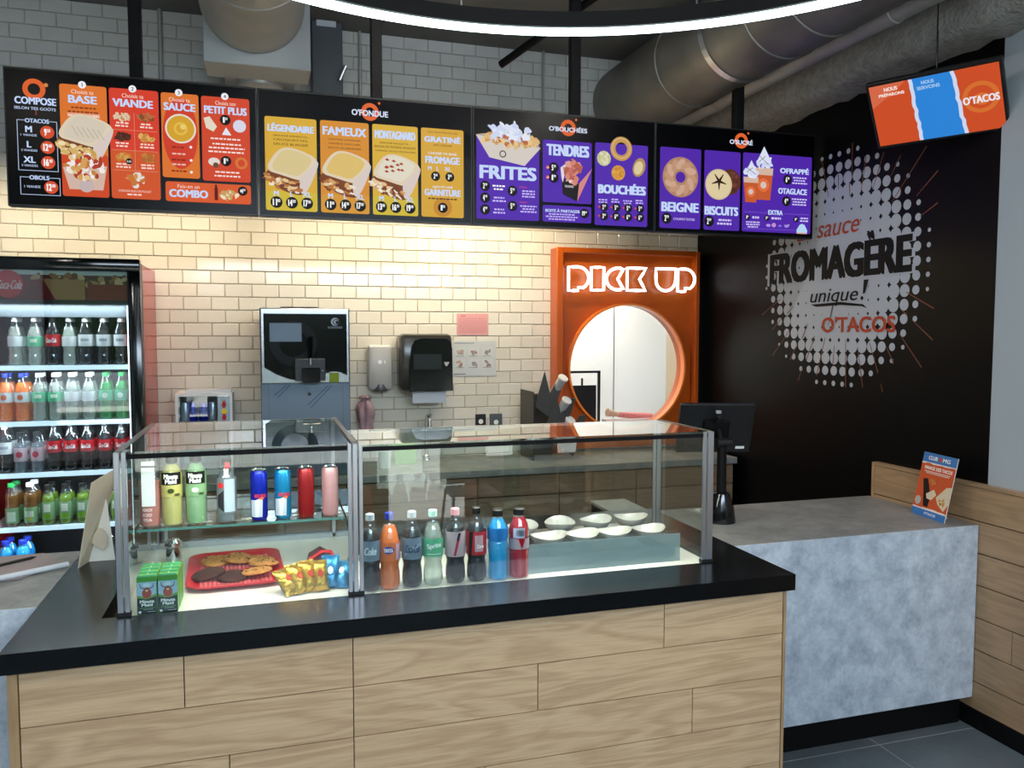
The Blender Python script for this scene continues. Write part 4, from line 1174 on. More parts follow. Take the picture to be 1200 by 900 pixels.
# --- front row in the right case: eight bottles against the glass
zb = ZT - .006
fr = 'soft drink bottles along the front glass'
specs = [
 (.306, lambda: bottle('cola', 'cola', 'cola_grey', 'cap_grey', .195, (.10, .165), draw=d_wave('Coke', 'c9d6de', w=.04), lab='dark cola bottle with grey label and cap, touching the centre case post', group=fr)),
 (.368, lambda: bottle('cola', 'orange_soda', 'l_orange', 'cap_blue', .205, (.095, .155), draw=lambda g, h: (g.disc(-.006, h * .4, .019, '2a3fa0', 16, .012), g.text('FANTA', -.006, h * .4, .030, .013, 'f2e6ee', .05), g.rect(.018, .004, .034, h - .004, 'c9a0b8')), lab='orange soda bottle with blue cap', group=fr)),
 (.441, lambda: bottle('cola', 'cola', 'cola_grey', 'cap_grey', .190, (.095, .165), draw=d_wave('Coca-Cola', '3f5570', w=.05, sw='9fb0c2'), lab='dark cola bottle with blue-grey label, between the orange and the clear bottle', group=fr)),
 (.510, lambda: bottle('cola', 'clear_soda', 'l_green', 'cap_teal', .205, (.098, .158), draw=lambda g, h: (g.text('Sprite', 0, h * .42, .050, .020, 'e8f4ee', .05, rot=-.12), g.rect(-.024, h * .82, .024, h * .86, 'e8f4ee')), lab='clear lemonade bottle with green label and pale green cap', group=fr)),
 (.585, lambda: bottle('cola', 'cola', 'l_pink', 'cap_pink', .185, (.092, .175), draw=lambda g, h: (g.poly([(-.012, h * .95), (-.004, h * .95), (.014, h * .05), (.004, h * .05)], 'b0283a'), g.poly([(-.002, h * .35), (.006, h * .35), (.014, h * .05), (.004, h * .05)], '1c1418')), lab='dark cola bottle with pink cap and pale striped label', group=fr)),
 (.657, lambda: bottle('cola', 'cola', 'l_red', 'cap_black', .195, (.092, .170), draw=lambda g, h: (g.poly([(-.034, 0), (-.018, 0), (-.024, h), (-.034, h)], '1a1214'), g.rect(-.012, .012, .016, h - .012, 'c9a0a8'), g.text('Zero', .006, h * .62, .024, .012, 'ffffff', .04)), lab='dark cola bottle with red and black label and black cap', group=fr)),
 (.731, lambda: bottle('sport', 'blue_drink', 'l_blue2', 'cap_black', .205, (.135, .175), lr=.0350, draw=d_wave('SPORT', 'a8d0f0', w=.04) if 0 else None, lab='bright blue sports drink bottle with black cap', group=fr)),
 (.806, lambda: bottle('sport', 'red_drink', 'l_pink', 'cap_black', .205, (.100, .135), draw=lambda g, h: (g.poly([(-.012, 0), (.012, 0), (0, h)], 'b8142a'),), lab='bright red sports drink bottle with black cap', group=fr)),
]
for x, f in specs:
    t = f(); t.location = (x, YG + .052, zb); t.rotation_euler = (0, 0, -.12 + x * .15)
    if 'red sports' in t['label']:
        g = G((0, 0, 0), (1, 0, 0), (0, 0, -1), step=.0002, warp=cylwarp(.0352, .172)); g.sx = g.sy = 1
        g.rect(-.030, 0, .010, .034, 'b8c0d8')
        for k in range(12): g.rect(-.018 + k * .0022, .006, -.018 + k * .0022 + (.0008 if k % 3 else .0014), .026, '20242e')
        g.build('barcode_print', 'print', t, local=True)

# --- items on the glass shelf
zs = 1.0775
def carton_label(g, h): pass
sp2 = 'drinks on the glass shelf'
t = bottle('juice', 'pink_drink', None, None, .150, lab='pink drink bottle with pale sleeve at the left end of the glass shelf', group=sp2); t.location = (-.368, 2.790, zs)
MB().box(-.020, .020, -.034, -.0335, .07, .20).box(-.020, .020, -.034, -.030, .195, .215).build('pale_sleeve_band', 'l_white', t, local=True)  # white strip added for the pale reflecting band of the sleeve
g = G((0, 0, 0), (1, 0, 0), (0, 0, -1), warp=cylwarp(.0335, .07)); g.sx = g.sy = 1
for k in range(3): g.text(('PEACH', 'ICED', 'TEA')[k], -.005, .012 + k * .016, .028, .010, 'e8c8c8', .04)
g.build('label_print', 'print', t, local=True)
mm = lambda c: (lambda g, h: (g.rect(-.034, 0, .034, h * .50, '141414'), g.text('Minute', 0, h * .16, .044, .016, 'f0f0ec', .06), g.text('Maid', 0, h * .36, .034, .015, 'f0f0ec', .06), g.disc(0, h * .74, .010, c, 12, .008), g.text('100%', .018, h * .9, .016, .008, '3a3a20', .04)))
t = bottle('juice', 'lemon', 'lemon', 'cap_black', .20, (.095, .175), draw=mm('3f4a22'), lab='yellow lemonade bottle with black label on the glass shelf', group=sp2); t.location = (-.302, 2.790, zs)
t = bottle('juice', 'lime', 'lime', 'cap_black', .20, (.095, .175), draw=mm('d8dcd0'), lab='green limeade bottle with black label on the glass shelf', group=sp2); t.location = (-.229, 2.790, zs)
t = bottle('tea', 'cola_light', 'cola_light', 'cap_black', .165, (.03, .15), draw=lambda g, h: (g.rect(-.006, h * .05, .030, h * .95, 'a9bac8'), g.disc(-.018, h * .22, .010, 'c02a30', 14), g.poly([(-.03, h * .5), (-.008, h * .35), (-.008, h * .95), (-.03, h * .8)], '2a2a30')), lab='grey patterned drink bottle with a black cap on the glass shelf', group=sp2); t.location = (-.135, 2.792, zs)
MB().box(-.003, .012, -.020, .010, .178, .198).build('red_spout', 'red', t, local=True)
def can(m, draw, lab, h=.168, r=.0275, grp=sp2):
    t = thing('drink_can', lab, 'can', (0, 0, 0), grp)
    MB().lathe([(r * .82, 0), (r * .97, .006), (r, .012), (r, h - .014), (r * .86, h - .003)], 24).build('can_body', m, t, local=True)
    lid_ = MB().lathe([(r * .86, h - .003), (r * .88, h), (r * .80, h), (r * .78, h - .003)], 24, capb=False).build('lid', 'chrome', t, local=True)
    MB().box(-.006, .006, -.010, .008, h - .001, h + .001).build('pull_tab', 'chrome', lid_, local=True)
    if draw: label_print(t, r, .012, h - .014, draw)
    return t
def d_bull(c1):
    return lambda g, h: (g.poly([(-.030, h * .60), (-.004, h * .60), (-.010, h), (-.030, h)], 'aeb6c4'), g.poly([(.004, h * .56), (.012, h * .56), (.010, h), (-.004, h)], 'aeb6c4'),
                         g.poly([(-.012, h * .60), (.004, h * .56), (-.002, h), (-.012, h)], 'c8ced8'), g.text('RED BULL', .006, h * .50, .040, .012, 'b03048', .05),
                         g.disc(.008, h * .56, .008, 'c86030', 10, .004))
c1 = can('can_blue', d_bull(0), 'dark blue and silver energy drink can on the glass shelf'); c1.location = (-.033, 2.790, zs)
c2 = can('can_teal', d_bull(0), 'turquoise and silver energy drink can on the glass shelf'); c2.location = (.044, 2.792, zs)
c3 = can('can_red', None, 'plain dark red can on the glass shelf, between turquoise and rose cans'); c3.location = (.120, 2.795, zs)
c4 = can('can_rose', None, 'pale rose can at the right end of the glass shelf'); c4.location = (.200, 2.795, zs)

# --- juice cartons, two columns of four
jc = thing('juice_carton', 'juice carton in the left column, front one against the glass', 'carton', (0, 0, 0), 'small juice cartons in two columns')
W_, D_, H_ = .054, .036, .112
b = MB(); b.box(-W_ / 2, W_ / 2, 0, D_, 0, H_, .0015); b.build('carton_body', mat('green_carton', '5f9a3c', .4), jc, local=True)
g = G((-W_ / 2, 0, H_), (1, 0, 0), (0, 0, -1)); g.sx = W_; g.sy = H_
g.rect(.02, .0, .98, .99, '9cc4dc'); g.rect(.02, 0, .98, .14, '4a9a3a'); g.poly([(.02, .52), (.5, .56), (.98, .50), (.98, .99), (.02, .99)], '26343a')
g.poly([(.02, .48), (.5, .55), (.98, .46), (.98, .53), (.5, .60), (.02, .55)], '6a9a4a')
g.disc(.5, .44, .013, 'a8503c', 16, .016); g.disc(.5, .34, .007, '8a4a34', 12); g.disc(.5, .36, .004, 'e8c8b4', 10); g.disc(.5, .22, .010, 'c8dce8', 12, .006)
for s in (-1, 1):
    g.line(.5, .34, .5 + s * .30, .28, .003, '7a4a34'); g.line(.5 + s * .30, .28, .5 + s * .36, .16, .003, '7a4a34', .001)
g.text('Minute', .5, .655, .72, .085, 'e8f0ec', .06); g.text('Maid', .5, .745, .56, .08, 'e8f0ec', .06)
g.rect(.12, .82, .88, .835, '5aa04a'); g.rect(.3, .86, .8, .875, '8aa09a'); g.disc(.14, .93, .004, 'e8f0ec', 10); g.rect(.5, .925, .92, .935, 'c8d0cc')
g.build('carton_print', 'print', jc, local=True)
b = MB(); b.box(-W_ / 2 + .002, W_ / 2 - .002, .002, .008, H_, H_ + .004); b.build('top_seam', 'l_green', jc, local=True)
MB().box(-.002, .002, D_ - .008, D_ - .004, H_, H_ + .002).build('straw_hole', 'l_white', jc, local=True)
first = True
ordn = ['front one against the glass', 'second from the glass', 'third from the glass', 'rearmost']
for cidx, x in enumerate((-.348, -.290)):
    for r_ in range(4):
        lab = 'green juice carton in the %s column, %s' % (('left', 'right')[cidx], ordn[r_])
        loc = (x + random.uniform(-.001, .001), YG + .010 + r_ * .038, zb)
        if first: jc.location = loc; jc['label'] = lab; first = False
        else: dup(jc, loc, label=lab)

# --- red tray with seven cookies
tr = thing('serving_tray', 'red plastic tray of cookies on the left case floor', 'tray', (-.115, 2.88, zb), rotz=.05)
def rrpoly(hx, hy, r, n=6):
    p = []
    for cx, cy, a0 in ((hx - r, hy - r, 0), (-hx + r, hy - r, 90), (-hx + r, -hy + r, 180), (hx - r, -hy + r, 270)):
        for k in range(n + 1):
            a = R(a0 + 90 * k / n); p.append((cx + r * math.cos(a), cy + r * math.sin(a)))
    return p
b = MB()
lv = [(.126, .185, .04, 0), (.130, .190, .045, .003), (.150, .210, .055, .020), (.155, .215, .058, .0205), (.155, .215, .058, .017), (.150, .210, .055, .016)]
loops = [[(x, y, z) for x, y in rrpoly(hx, hy, r)] for hx, hy, r, z in lv]
inner = [(x, y, .006) for x, y in rrpoly(.128, .188, .043)]
allv = []; 
seq = [loops[0], loops[5], loops[4], loops[3], [(x * .985, y * .985, .020) for x, y, z in loops[2]], inner]
n = len(inner); fs = []
for L_ in seq: allv += L_
for i in range(len(seq) - 1):
    for k in range(n): fs.append((i * n + k, i * n + (k + 1) % n, (i + 1) * n + (k + 1) % n, (i + 1) * n + k))
fs += [tuple(range(n))[::-1], tuple((len(seq) - 1) * n + k for k in range(n))]
b.add(allv, fs); b.build('tray_body', 'red', tr, local=True)
b = MB()
for i in range(-9, 10):
    for j in range(-13, 14):
        x, y = i * .0135, j * .0135 + (.0067 if i % 2 else 0)
        if abs(x) < .120 and abs(y) < .180: b.box(x - .005, x + .005, y - .0022, y + .0022, .006, .0072)
o = b.build('tread_ribs', mat('pale_red_ribs', 'e58a8a', .4), tr, local=True, smooth=False); o['kind'] = 'stuff'
def cookie(m, r, x, y, z, rx, rz, lab, seed):
    t = thing('cookie', lab, 'cookie', (0, 0, 0), 'cookies on the red tray')
    rnd = random.Random(seed); ph = rnd.uniform(0, 6)
    MB().lathe([(r * .86, 0), (r, .003), (r * .98, .008), (r * .80, .012), (r * .4, .0145), (.002, .015)], 26, wob=lambda a, z: 1 + .03 * math.sin(3 * a + ph) + .02 * math.sin(7 * a)).build('cookie_body', m, t, local=True)
    for k in range(7):
        a = rnd.uniform(0, 6.28); q = r * .8 * math.sqrt(rnd.random())
        MB().lathe([(.004, -.002), (.004, .001), (.002, .0025)], 8, (q * math.cos(a), q * math.sin(a), .0125)).build('chocolate_chip', 'chip', t, local=True)
    t.location = (x, y, z); t.rotation_euler = (rx, 0, rz)
zt_ = zb + .0075
cookie('cookie', .052, -.185, 2.985, zt_ + .004, .08, 0, 'golden cookie at the back left of the red tray', 1)
cookie('cookie', .052, -.108, 2.970, zt_ + .012, .12, 1, 'golden cookie at the back middle of the red tray', 2)
cookie('cookie', .050, -.035, 2.945, zt_ + .006, .10, 2, 'golden cookie at the back right of the red tray', 3)
cookie('cookie', .050, -.020, 2.865, zt_ + .014, .18, 3, 'golden cookie leaning at the right side of the red tray', 4)
cookie('cookie', .052, -.045, 2.790, zt_ + .012, .14, 4, 'knobbly golden cookie at the front right corner of the tray', 5)
cookie('cookie_dark', .054, -.200, 2.810, zt_ + .010, .16, 5, 'dark chocolate cookie at the front left of the red tray', 6)
cookie('cookie_dark', .050, -.120, 2.780, zt_ + .004, .08, 6, 'dark chocolate cookie at the front middle of the red tray', 7)

# --- snack bags
def bag(m, lab, x, y, rz, rx, s=1.0, seed=0):
    rnd = random.Random(seed)
    t = thing('snack_bag', lab, 'snack bag', (0, 0, 0), 'small foil snack bags')
    nx, ny = 9, 11; vs = []; fs = []
    for side in (1, -1):
        for j in range(ny):
            for i in range(nx):
                u = i / (nx - 1) * 2 - 1; v = j / (ny - 1) * 2 - 1
                th = .021 * (1 - u ** 2) ** .5 * (1 - v ** 4) ** .8 if abs(v) < .86 else .0006
                th += .002 * math.sin(5 * u + seed) * (1 - abs(v))
                x_ = u * (.027 + .0025 * abs(v) ** 3) * s
                vs.append((x_, side * -th, (v + 1) * .052 * s + rnd.uniform(-.0008, .0008)))
    for sd in (0, 1):
        o = sd * nx * ny
        for j in range(ny - 1):
            for i in range(nx - 1):
                a = o + j * nx + i; q = (a, a + 1, a + nx + 1, a + nx); fs.append(q if sd == 0 else q[::-1])
    b = MB(); b.add(vs, fs); b.build('pouch', m, t, local=True, ang=60)
    g = G((-.027, -.0222, .104), (1, 0, 0), (0, 0, -1)); g.sx = .054; g.sy = .104
    g.disc(.5, .5, .009, 'c04a3c' if m == 'foil_gold' else 'dfe8f0', 12, .013); g.build('pouch_print', 'print', t, local=True)
    b = MB()
    for k in range(12): b.box(-.029 * s + k * .0049 * s, -.029 * s + k * .0049 * s + .003 * s, -.0012, .0012, .102 * s, .108 * s)
    b.build('crimped_seal', m, t, local=True)
    t.location = (x, y, zb + .004); t.rotation_euler = (rx, 0, rz)
bag('foil_gold', 'gold foil snack bag lying furthest left of its heap', .068, 2.562, .65, -.85, .92, 1)
bag('foil_gold', 'gold foil snack bag second from the left, leaning back', .096, 2.570, .50, -.70, .95, 2)
bag('foil_gold', 'gold foil snack bag in the middle, standing tallest', .124, 2.580, .35, -.55, .95, 3)
bag('foil_gold', 'gold foil snack bag nearest the blue ones, flat to the front', .152, 2.575, .10, -.50, .92, 4)
bag('foil_blue', 'blue foil snack bag next to the gold ones', .184, 2.600, -.10, -.45, .98, 5)
bag('foil_blue', 'blue foil snack bag nearest the centre case post', .212, 2.590, -.35, -.85, .95, 6)
# --- red scoop and steel ring
sc2 = thing('food_scoop', 'dark scoop with a red rim behind the blue snack bags', 'scoop', (.17, 2.86, zb))
b = MB(); b.prism([(-.05, 0), (.06, 0), (.05, .03), (.0, .062), (-.04, .04)], 'Y', -.03, .05); b.build('scoop_bowl', mat('dark_maroon_plastic', '5b3038', .3), sc2, local=True)
MB().tube([(-.04, -.034, .04), (0, -.034, .064), (.03, -.034, .062), (.06, -.034, .01)], .006, 8).build('rim', 'red', sc2, local=True)
sr = thing('steel_shaker', 'round steel shaker behind the juice cartons', 'shaker', (-.335, 3.10, zb))
MB().lathe([(.026, 0), (.028, .01), (.024, .05), (.030, .055), (.030, .068), (.020, .078), (.004, .080)], 26).build('shaker_body', 'chrome', sr, local=True)

# --- bowls on the cold pan
pan = thing('cold_pan', 'grey frosted pan holding the white bowls', 'pan', (1.0, 2.70, zb))
b = MB(); b.box(.70, 1.42, 2.563, 2.569, zb, .978); b.build('front_panel', 'frost', pan)
bx('rim', 'steel', pan, .70, 1.42, 2.569, 2.90, .940, .944)
bx('pan_body', 'steel', pan, .71, 1.41, 2.575, 2.895, zb, .938)
bowls = [(.94, 2.635, 'front row, half hidden by the red bottle'), (1.062, 2.630, 'front row, second from the left'), (1.188, 2.632, 'front row, second from the right'), (1.322, 2.628, 'front row, at the right end'),
         (.895, 2.800, 'back row, behind the red bottle cap'), (1.050, 2.815, 'back row, second from the left'), (1.195, 2.815, 'back row, second from the right'), (1.345, 2.82, 'back row, at the right end')]
def bowl_mesh():
    seg = 40; vs = []; fs = []
    prof = [(.026, .0), (.030, .002), (.046, .016), (.060, .036), (.064, .046), (.062, .0465), (.056, .036), (.042, .018), (.024, .008), (.002, .006)]
    for r, z in prof:
        for k in range(seg):
            a = 2 * PI * k / seg
            w = z / .046
            vs.append((r * math.cos(a) * (1 + .05 * w), r * math.sin(a) * (1 - .08 * w), z + .005 * w * w * math.cos(2 * a) + .002 * w * math.cos(a)))
    for i in range(len(prof) - 1):
        for k in range(seg): fs.append((i * seg + k, i * seg + (k + 1) % seg, (i + 1) * seg + (k + 1) % seg, (i + 1) * seg + k))
    fs.append(tuple(range(seg))[::-1]); fs.append(tuple((len(prof) - 1) * seg + k for k in range(seg)))
    b = MB(); b.add(vs, fs); return b
b0 = bowl_mesh().build('bowl', 'porcelain', None, local=True, ang=60)
for i, (x, y, lb) in enumerate(bowls):
    o = b0 if i == 0 else dup(b0)
    tag(o, 'white wavy-rimmed bowl in the ' + lb, 'bowl', 'white bowls on the cold pan')
    o.location = (x, y, .9445); o.rotation_euler = (.0, 0, [.1, .3, 0, .2, .9, 1.2, .5, -.2][i])
gb = thing('low_cabinet', 'black low cabinet with a grey top just behind the island', 'cabinet', (1.655, 3.56, 0))
bx('cabinet_body', 'blackplastic', gb, 1.565, 1.745, 3.38, 3.74, .0, .835); bx('cabinet_top', 'greybox', gb, 1.560, 1.750, 3.375, 3.745, .835, .85, .002)

# ================================================================= DRINKS FRIDGE
FX0, FX1, FY0, FY1, FZ = -1.40, -.612, 4.50, 5.085, 2.075
fd = thing('drinks_fridge', 'tall black-framed drinks fridge with red sides at far left', 'fridge', ((FX0 + FX1) / 2, 4.8, 0))
bx('side_panel', 'fridge_red', fd, FX1 - .02, FX1, FY0 + .06, FY1, .08, FZ - .02, .002)
bx('side_panel', 'fridge_red', fd, FX0, FX0 + .02, FY0 + .06, FY1, .08, FZ - .02, .002)
bx('back_panel', 'blackplastic', fd, FX0 + .02, FX1 - .02, FY1 - .02, FY1, .08, FZ - .02)
bx('top_panel', 'blackplastic', fd, FX0 + .02, FX1 - .02, FY0 + .06, FY1 - .02, FZ - .06, FZ - .02)
bx('base', 'blackplastic', fd, FX0 + .01, FX1 - .01, FY0 + .07, FY1, 0.001, .08)
bx('cabinet_floor', 'blackplastic', fd, FX0 + .02, FX1 - .02, FY0 + .06, FY1 - .02, .28, .32)
dr_ = bx('door', 'blackgloss', fd, FX0, FX1, FY0, FY0 + .055, FZ - .065, FZ, .008)
bx('door_frame', 'blackgloss', fd, FX1 - .062, FX1, FY0, FY0 + .055, .10, FZ - .06, .006); bx('door_frame', 'blackgloss', fd, FX0, FX0 + .062, FY0, FY0 + .055, .10, FZ - .06, .006)
bx('door_frame', 'blackgloss', fd, FX0 + .06, FX1 - .06, FY0, FY0 + .055, .10, .17)
bx('edge_trim', 'darkrail', fd, FX1 - .004, FX1 + .002, FY0 + .056, FY0 + .066, .10, FZ - .02)
bx('door_glass', 'glass_door', fd, FX0 + .06, FX1 - .06, FY0 + .010, FY0 + .016, .17, FZ - .062, smooth=False)
bx('header_sign', 'blackgloss', fd, FX0 + .06, FX1 - .06, FY0 + .03, FY0 + .05, 1.862, 2.012)
g = G((FX0 + .06, FY0 + .029, 2.012), (1, 0, 0), (0, 0, -1)); g.sx = FX1 - FX0 - .12; g.sy = .15
g.rect(0, 0, 1, 1, '5a2a22'); g.rect(0, 0, 1, .16, 'b8c4bc')
rn = random.Random(8)
for k in range(40):
    x = .35 + .63 * rn.random(); g.disc(x, .18 + rn.random() * .35, rn.uniform(.008, .03), rn.choice(['a88458', '8a6238', 'c8a878', '6a3a26']), 8, rn.uniform(.006, .02), rn.uniform(0, 3))
g.rect(.36, .30, .70, .98, 'a0784c'); g.rect(.72, .45, .99, .98, '7a2a22'); g.poly([(.30, .35), (.42, .3), (.50, .98), (.2, .98)], '6a1c18')
g.disc(.19, .48, .068, 'c02428', 32); g.text('Coca-Cola', .20, .5, .17, .30, 'e8c8c4', .03, shear=.25)
g.build('header_print', 'print', fd)
bx('evaporator_cover', 'grey_panel', fd, FX0 + .04, FX1 - .04, FY0 + .12, FY0 + .16, 1.78, 1.90)
for x in (FX1 - .075, FX0 + .07):
    bx('lamp_strip', 'ledsoft', fd, x, x + .006, FY0 + .058, FY0 + .066, .35, 1.84)
l = lamp('fridge_lamp', 'AREA', (-1.0, 4.585, 1.84), 3, (.86, .95, 1.0), .6, .03); l.rotation_euler = (R(8), 0, 0)
SZ = [1.530, 1.246, .983, .706]
for z in SZ + [.40]:
    s_ = bx('shelf', 'l_white', fd, FX0 + .03, FX1 - .045, FY0 + .10, FY1 - .04, z - .006, z)
    bx('price_rail', 'rail_glow', s_, FX0 + .03, FX1 - .055, FY0 + .088, FY0 + .10, z - .020, z + .004)
def lamp_shelf(z):
    l = lamp('fridge_shelf_lamp', 'AREA', (-1.0, 4.592, z - .024), 1.7, (.84, .94, 1.0), .62, .012); l.rotation_euler = (R(-14), 0, 0)
    l.rotation_euler = (R(25), 0, 0)
for z in SZ: lamp_shelf(z)
def fb(kind):
    w = d_wave
    return {
     'water': lambda: bottle('cola', 'clear_soda', 'l_white', 'cap_white', .20, (.10, .15), name='drink_bottle'),
     'colaw': lambda: bottle('cola', 'cola', 'l_white', 'cap_white', .185, (.10, .16), draw=lambda g, h: g.rect(-.02, .02, .02, .035, '9aa0a8')),
     'colar': lambda: bottle('cola', 'cola', 'l_red', 'cap_black', .185, (.10, .16), draw=w('Coca-Cola', 'f4e4e4', w=.05)),
     'orange': lambda: bottle('cola', 'orange_soda', 'l_white', 'cap_blue', .20, (.10, .15), draw=lambda g, h: g.disc(0, h / 2, .014, 'd86a3a', 12)),
     'ginger': lambda: bottle('cola', 'clear_soda', 'l_green', 'cap_white', .20, (.10, .15), draw=lambda g, h: g.rect(-.016, .012, .016, .03, 'd8e8d0')),
     'green': lambda: bottle('cola', 'green_bottle', 'l_green', 'cap_green', .20, (.10, .155), draw=lambda g, h: g.disc(0, h / 2, .015, 'd8f0dc', 12)),
     'pinkmilk': lambda: bottle('tea', 'cola_light', 'l_pink', 'cap_black', .15, (.06, .13), draw=lambda g, h: g.disc(0, h / 2, .016, 'a83040', 14)),
     'teal': lambda: bottle('juice', 'tea', 'lime', 'cap_green', .17, (.02, .10), draw=lambda g, h: g.rect(-.02, .02, .02, .07, 'c4d8c0')),
     'teaw': lambda: bottle('juice', 'tea', 'lime', 'cap_white', .17, (.02, .10), draw=lambda g, h: (g.rect(-.02, .02, .02, .05, 'd0dcc4'), g.disc(0, .06, .010, 'c8c83a', 10))),
     'gtea': lambda: bottle('tea', 'greentea', 'lime', 'cap_black', .155, (.03, .12), draw=lambda g, h: (g.rect(-.016, .01, .016, .05, 'dce4d0'), g.rect(-.02, .06, .02, .085, '7aa82a'))),
     'sportb': lambda: bottle('sport', 'blue_drink', 'l_blue2', 'cap_blue', .20, (.10, .16)),
     'cokecan': lambda: can('l_red', lambda g, h: g.poly([(-.02, h), (.0, 0), (.008, 0), (-.006, h)], 'd8dce4'), '', h=.122, r=.033, grp=None),
    }[kind]
desc = {'water': 'clear bottle with white cap', 'colaw': 'dark cola bottle, white label and cap', 'colar': 'dark cola bottle with red label', 'orange': 'orange soda bottle', 'ginger': 'pale soda bottle with green label', 'green': 'green lemonade bottle', 'pinkmilk': 'small shaped bottle, round red badge', 'teal': 'wide juice bottle with green cap', 'teaw': 'wide juice bottle with white cap', 'gtea': 'green tea bottle', 'sportb': 'blue sports drink bottle', 'cokecan': 'red and silver drink can'}
rowsF = [
 ('top', SZ[0], [(-1.220, 'water'), (-1.132, 'ginger'), (-1.050, 'colar'), (-.975, 'water'), (-.899, 'colaw'), (-.815, 'colaw'), (-.733, 'colaw')]),
 ('second', SZ[1], [(-1.272, 'orange'), (-1.197, 'orange'), (-1.122, 'ginger'), (-1.048, 'ginger'), (-.971, 'water'), (-.891, 'water'), (-.812, 'green'), (-.736, 'green')]),
 ('third', SZ[2], [(-1.284, 'colaw'), (-1.215, 'pinkmilk'), (-1.138, 'pinkmilk'), (-1.060, 'colar'), (-.984, 'colar'), (-.906, 'colar'), (-.824, 'colar'), (-.744, 'colar')]),
 ('fourth', SZ[3], [(-1.262, 'teal'), (-1.178, 'teaw'), (-1.096, 'gtea'), (-1.016, 'gtea'), (-.936, 'gtea'), (-.855, 'gtea'), (-.775, 'gtea')]),
 ('bottom', .40, [(-1.30, 'sportb'), (-1.22, 'sportb'), (-1.14, 'cokecan'), (-1.06, 'cokecan'), (-.98, 'cokecan'), (-.90, 'cokecan'), (-.82, 'colar'), (-.74, 'colar')]),
]
ordw = ['first', 'second', 'third', 'fourth', 'fifth', 'sixth', 'seventh', 'eighth']
proto = {}
for rname, z, items in rowsF:
    ng = 'drinks on the %s fridge shelf' % rname
    tot = {}
    for _, k in items: tot[k] = tot.get(k, 0) + 1
    seen = {}
    for i, (x, k) in enumerate(items):
        seen[k] = seen.get(k, 0) + 1
        for depth in (0, 1):
            lab = '%s, %s row of %s fridge shelf, %s from left' % (desc[k], 'front' if depth == 0 else 'second', rname, ordw[i])
            loc = (x, FY0 + .140 + depth * .082, z + .001 + (.12 if (k in ('cokecan',) and 0) else 0))
            rot = (0, 0, random.uniform(-.35, .35) if depth else random.uniform(-.12, .12))
            if k not in proto:
                t = fb(k)(); proto[k] = t; t.location = loc; t.rotation_euler = rot; t['label'] = lab; t['group'] = ng
            else: t = dup(proto[k], loc, rot, label=lab, group=ng)

# ================================================================= THINGS ON THE WORKTOP AND TILED WALL
# small cooler with cans
mc = thing('mini_fridge', 'small white glass-front can cooler on the worktop beside the red fridge side', 'fridge', (-.342, 4.95, .90))
b = MB(); b.box(-.492, -.476, 4.80, 5.08, .90, 1.36); b.box(-.208, -.192, 4.80, 5.08, .90, 1.36); b.box(-.476, -.208, 4.80, 5.08, 1.345, 1.36); b.box(-.476, -.208, 4.80, 5.08, .90, .93); b.box(-.476, -.208, 5.06, 5.08, .93, 1.345)
b.build('cabinet', 'white', mc)
bx('door_panel', 'l_sil', mc, -.270, -.206, 4.792, 4.80, .93, 1.345, .001); bx('door_glass', 'glass_door', mc, -.476, -.270, 4.794, 4.798, .93, 1.345)
bx('inner_shelf', 'l_white', mc, -.474, -.21, 4.81, 5.055, 1.195, 1.20); bx('flat_lid', 'paper', mc, -.44, -.20, 4.84, 5.04, 1.3605, 1.375)
g = G((-.268, 4.7915, 1.345), (1, 0, 0), (0, 0, -1)); g.sx = .060; g.sy = .14
g.disc(.55, .62, .015, 'f0c420', 18)
for s in (0, 1):
    v = .36 + s * .50
    g.poly([(.45, v - .14), (.62, v - .14), (.75, v), (.62, v + .12), (.45, v + .12), (.32, v)], 'b8282a')
g.line(.32, .14, .5, .22, .003, 'b8282a'); g.line(.78, .14, .6, .22, .003, 'b8282a')
g.build('door_print', 'print', mc)
for i, (x, k) in enumerate([(-.445, 'l_sil'), (-.405, 'can_blue'), (-.350, 'can_blue'), (-.300, 'l_sil')]):
    t = can(k, None, ['silver can at the left inside the small cooler', 'blue can second from left inside the small cooler', 'blue can third from left inside the small cooler', 'silver can at the right inside the small cooler'][i], h=.11, r=.025, grp='cans in the small cooler'); t.location = (x, 4.87, 1.2005)

# soft-serve machine
mx0, mx1, my0, mz = -.034, .446, 4.56, 1.836
sm = thing('soft_serve_machine', 'tall steel soft-serve ice cream machine with black front', 'machine', (.206, 4.8, .90))
bx('lower_body', mat('blue_grey_steel', '66727f', .35, metal=.5), sm, mx0, mx1, my0 + .02, 5.07, .902, 1.43, .003)
bx('head_body', 'grey_panel', sm, mx0, mx1, my0 + .012, 5.07, 1.43, mz, .003)
bx('front_bezel', 'steel', sm, mx0 + .006, mx1 - .006, my0, my0 + .014, 1.425, mz - .004, .002)
sx_ = lambda cx: mx0 + (cx - 55) * .001165
sz_ = lambda cy: mz - (cy - 75) * .0012
panel = [(sx_(72), sz_(101)), (sx_(452), sz_(101)), (sx_(452), sz_(385)), (sx_(420), sz_(371)), (sx_(385), sz_(366)), (sx_(340), sz_(378)), (sx_(290), sz_(400)), (sx_(235), sz_(410)), (sx_(180), sz_(398)), (sx_(120), sz_(374)), (sx_(72), sz_(345))]
b = MB(); b.prism([(x, z) for x, z in panel][::-1], 'Y', my0 - .003, my0 + .0005); b.build('front_panel', 'blackgloss', sm)
g = G((mx0, my0 - .003, mz), (1, 0, 0), (0, 0, -1)); g.sx = g.sy = 1
U_ = lambda cx: (cx - 55) * .001165
V_ = lambda cy: (cy - 75) * .0012
g.ring(U_(205), V_(235), .075, .125, '15181b', 40)
g.rect(U_(98), V_(143), U_(243), V_(228), '6f7c8a'); g.rect(U_(100), V_(145), U_(241), V_(226), '8494a4')
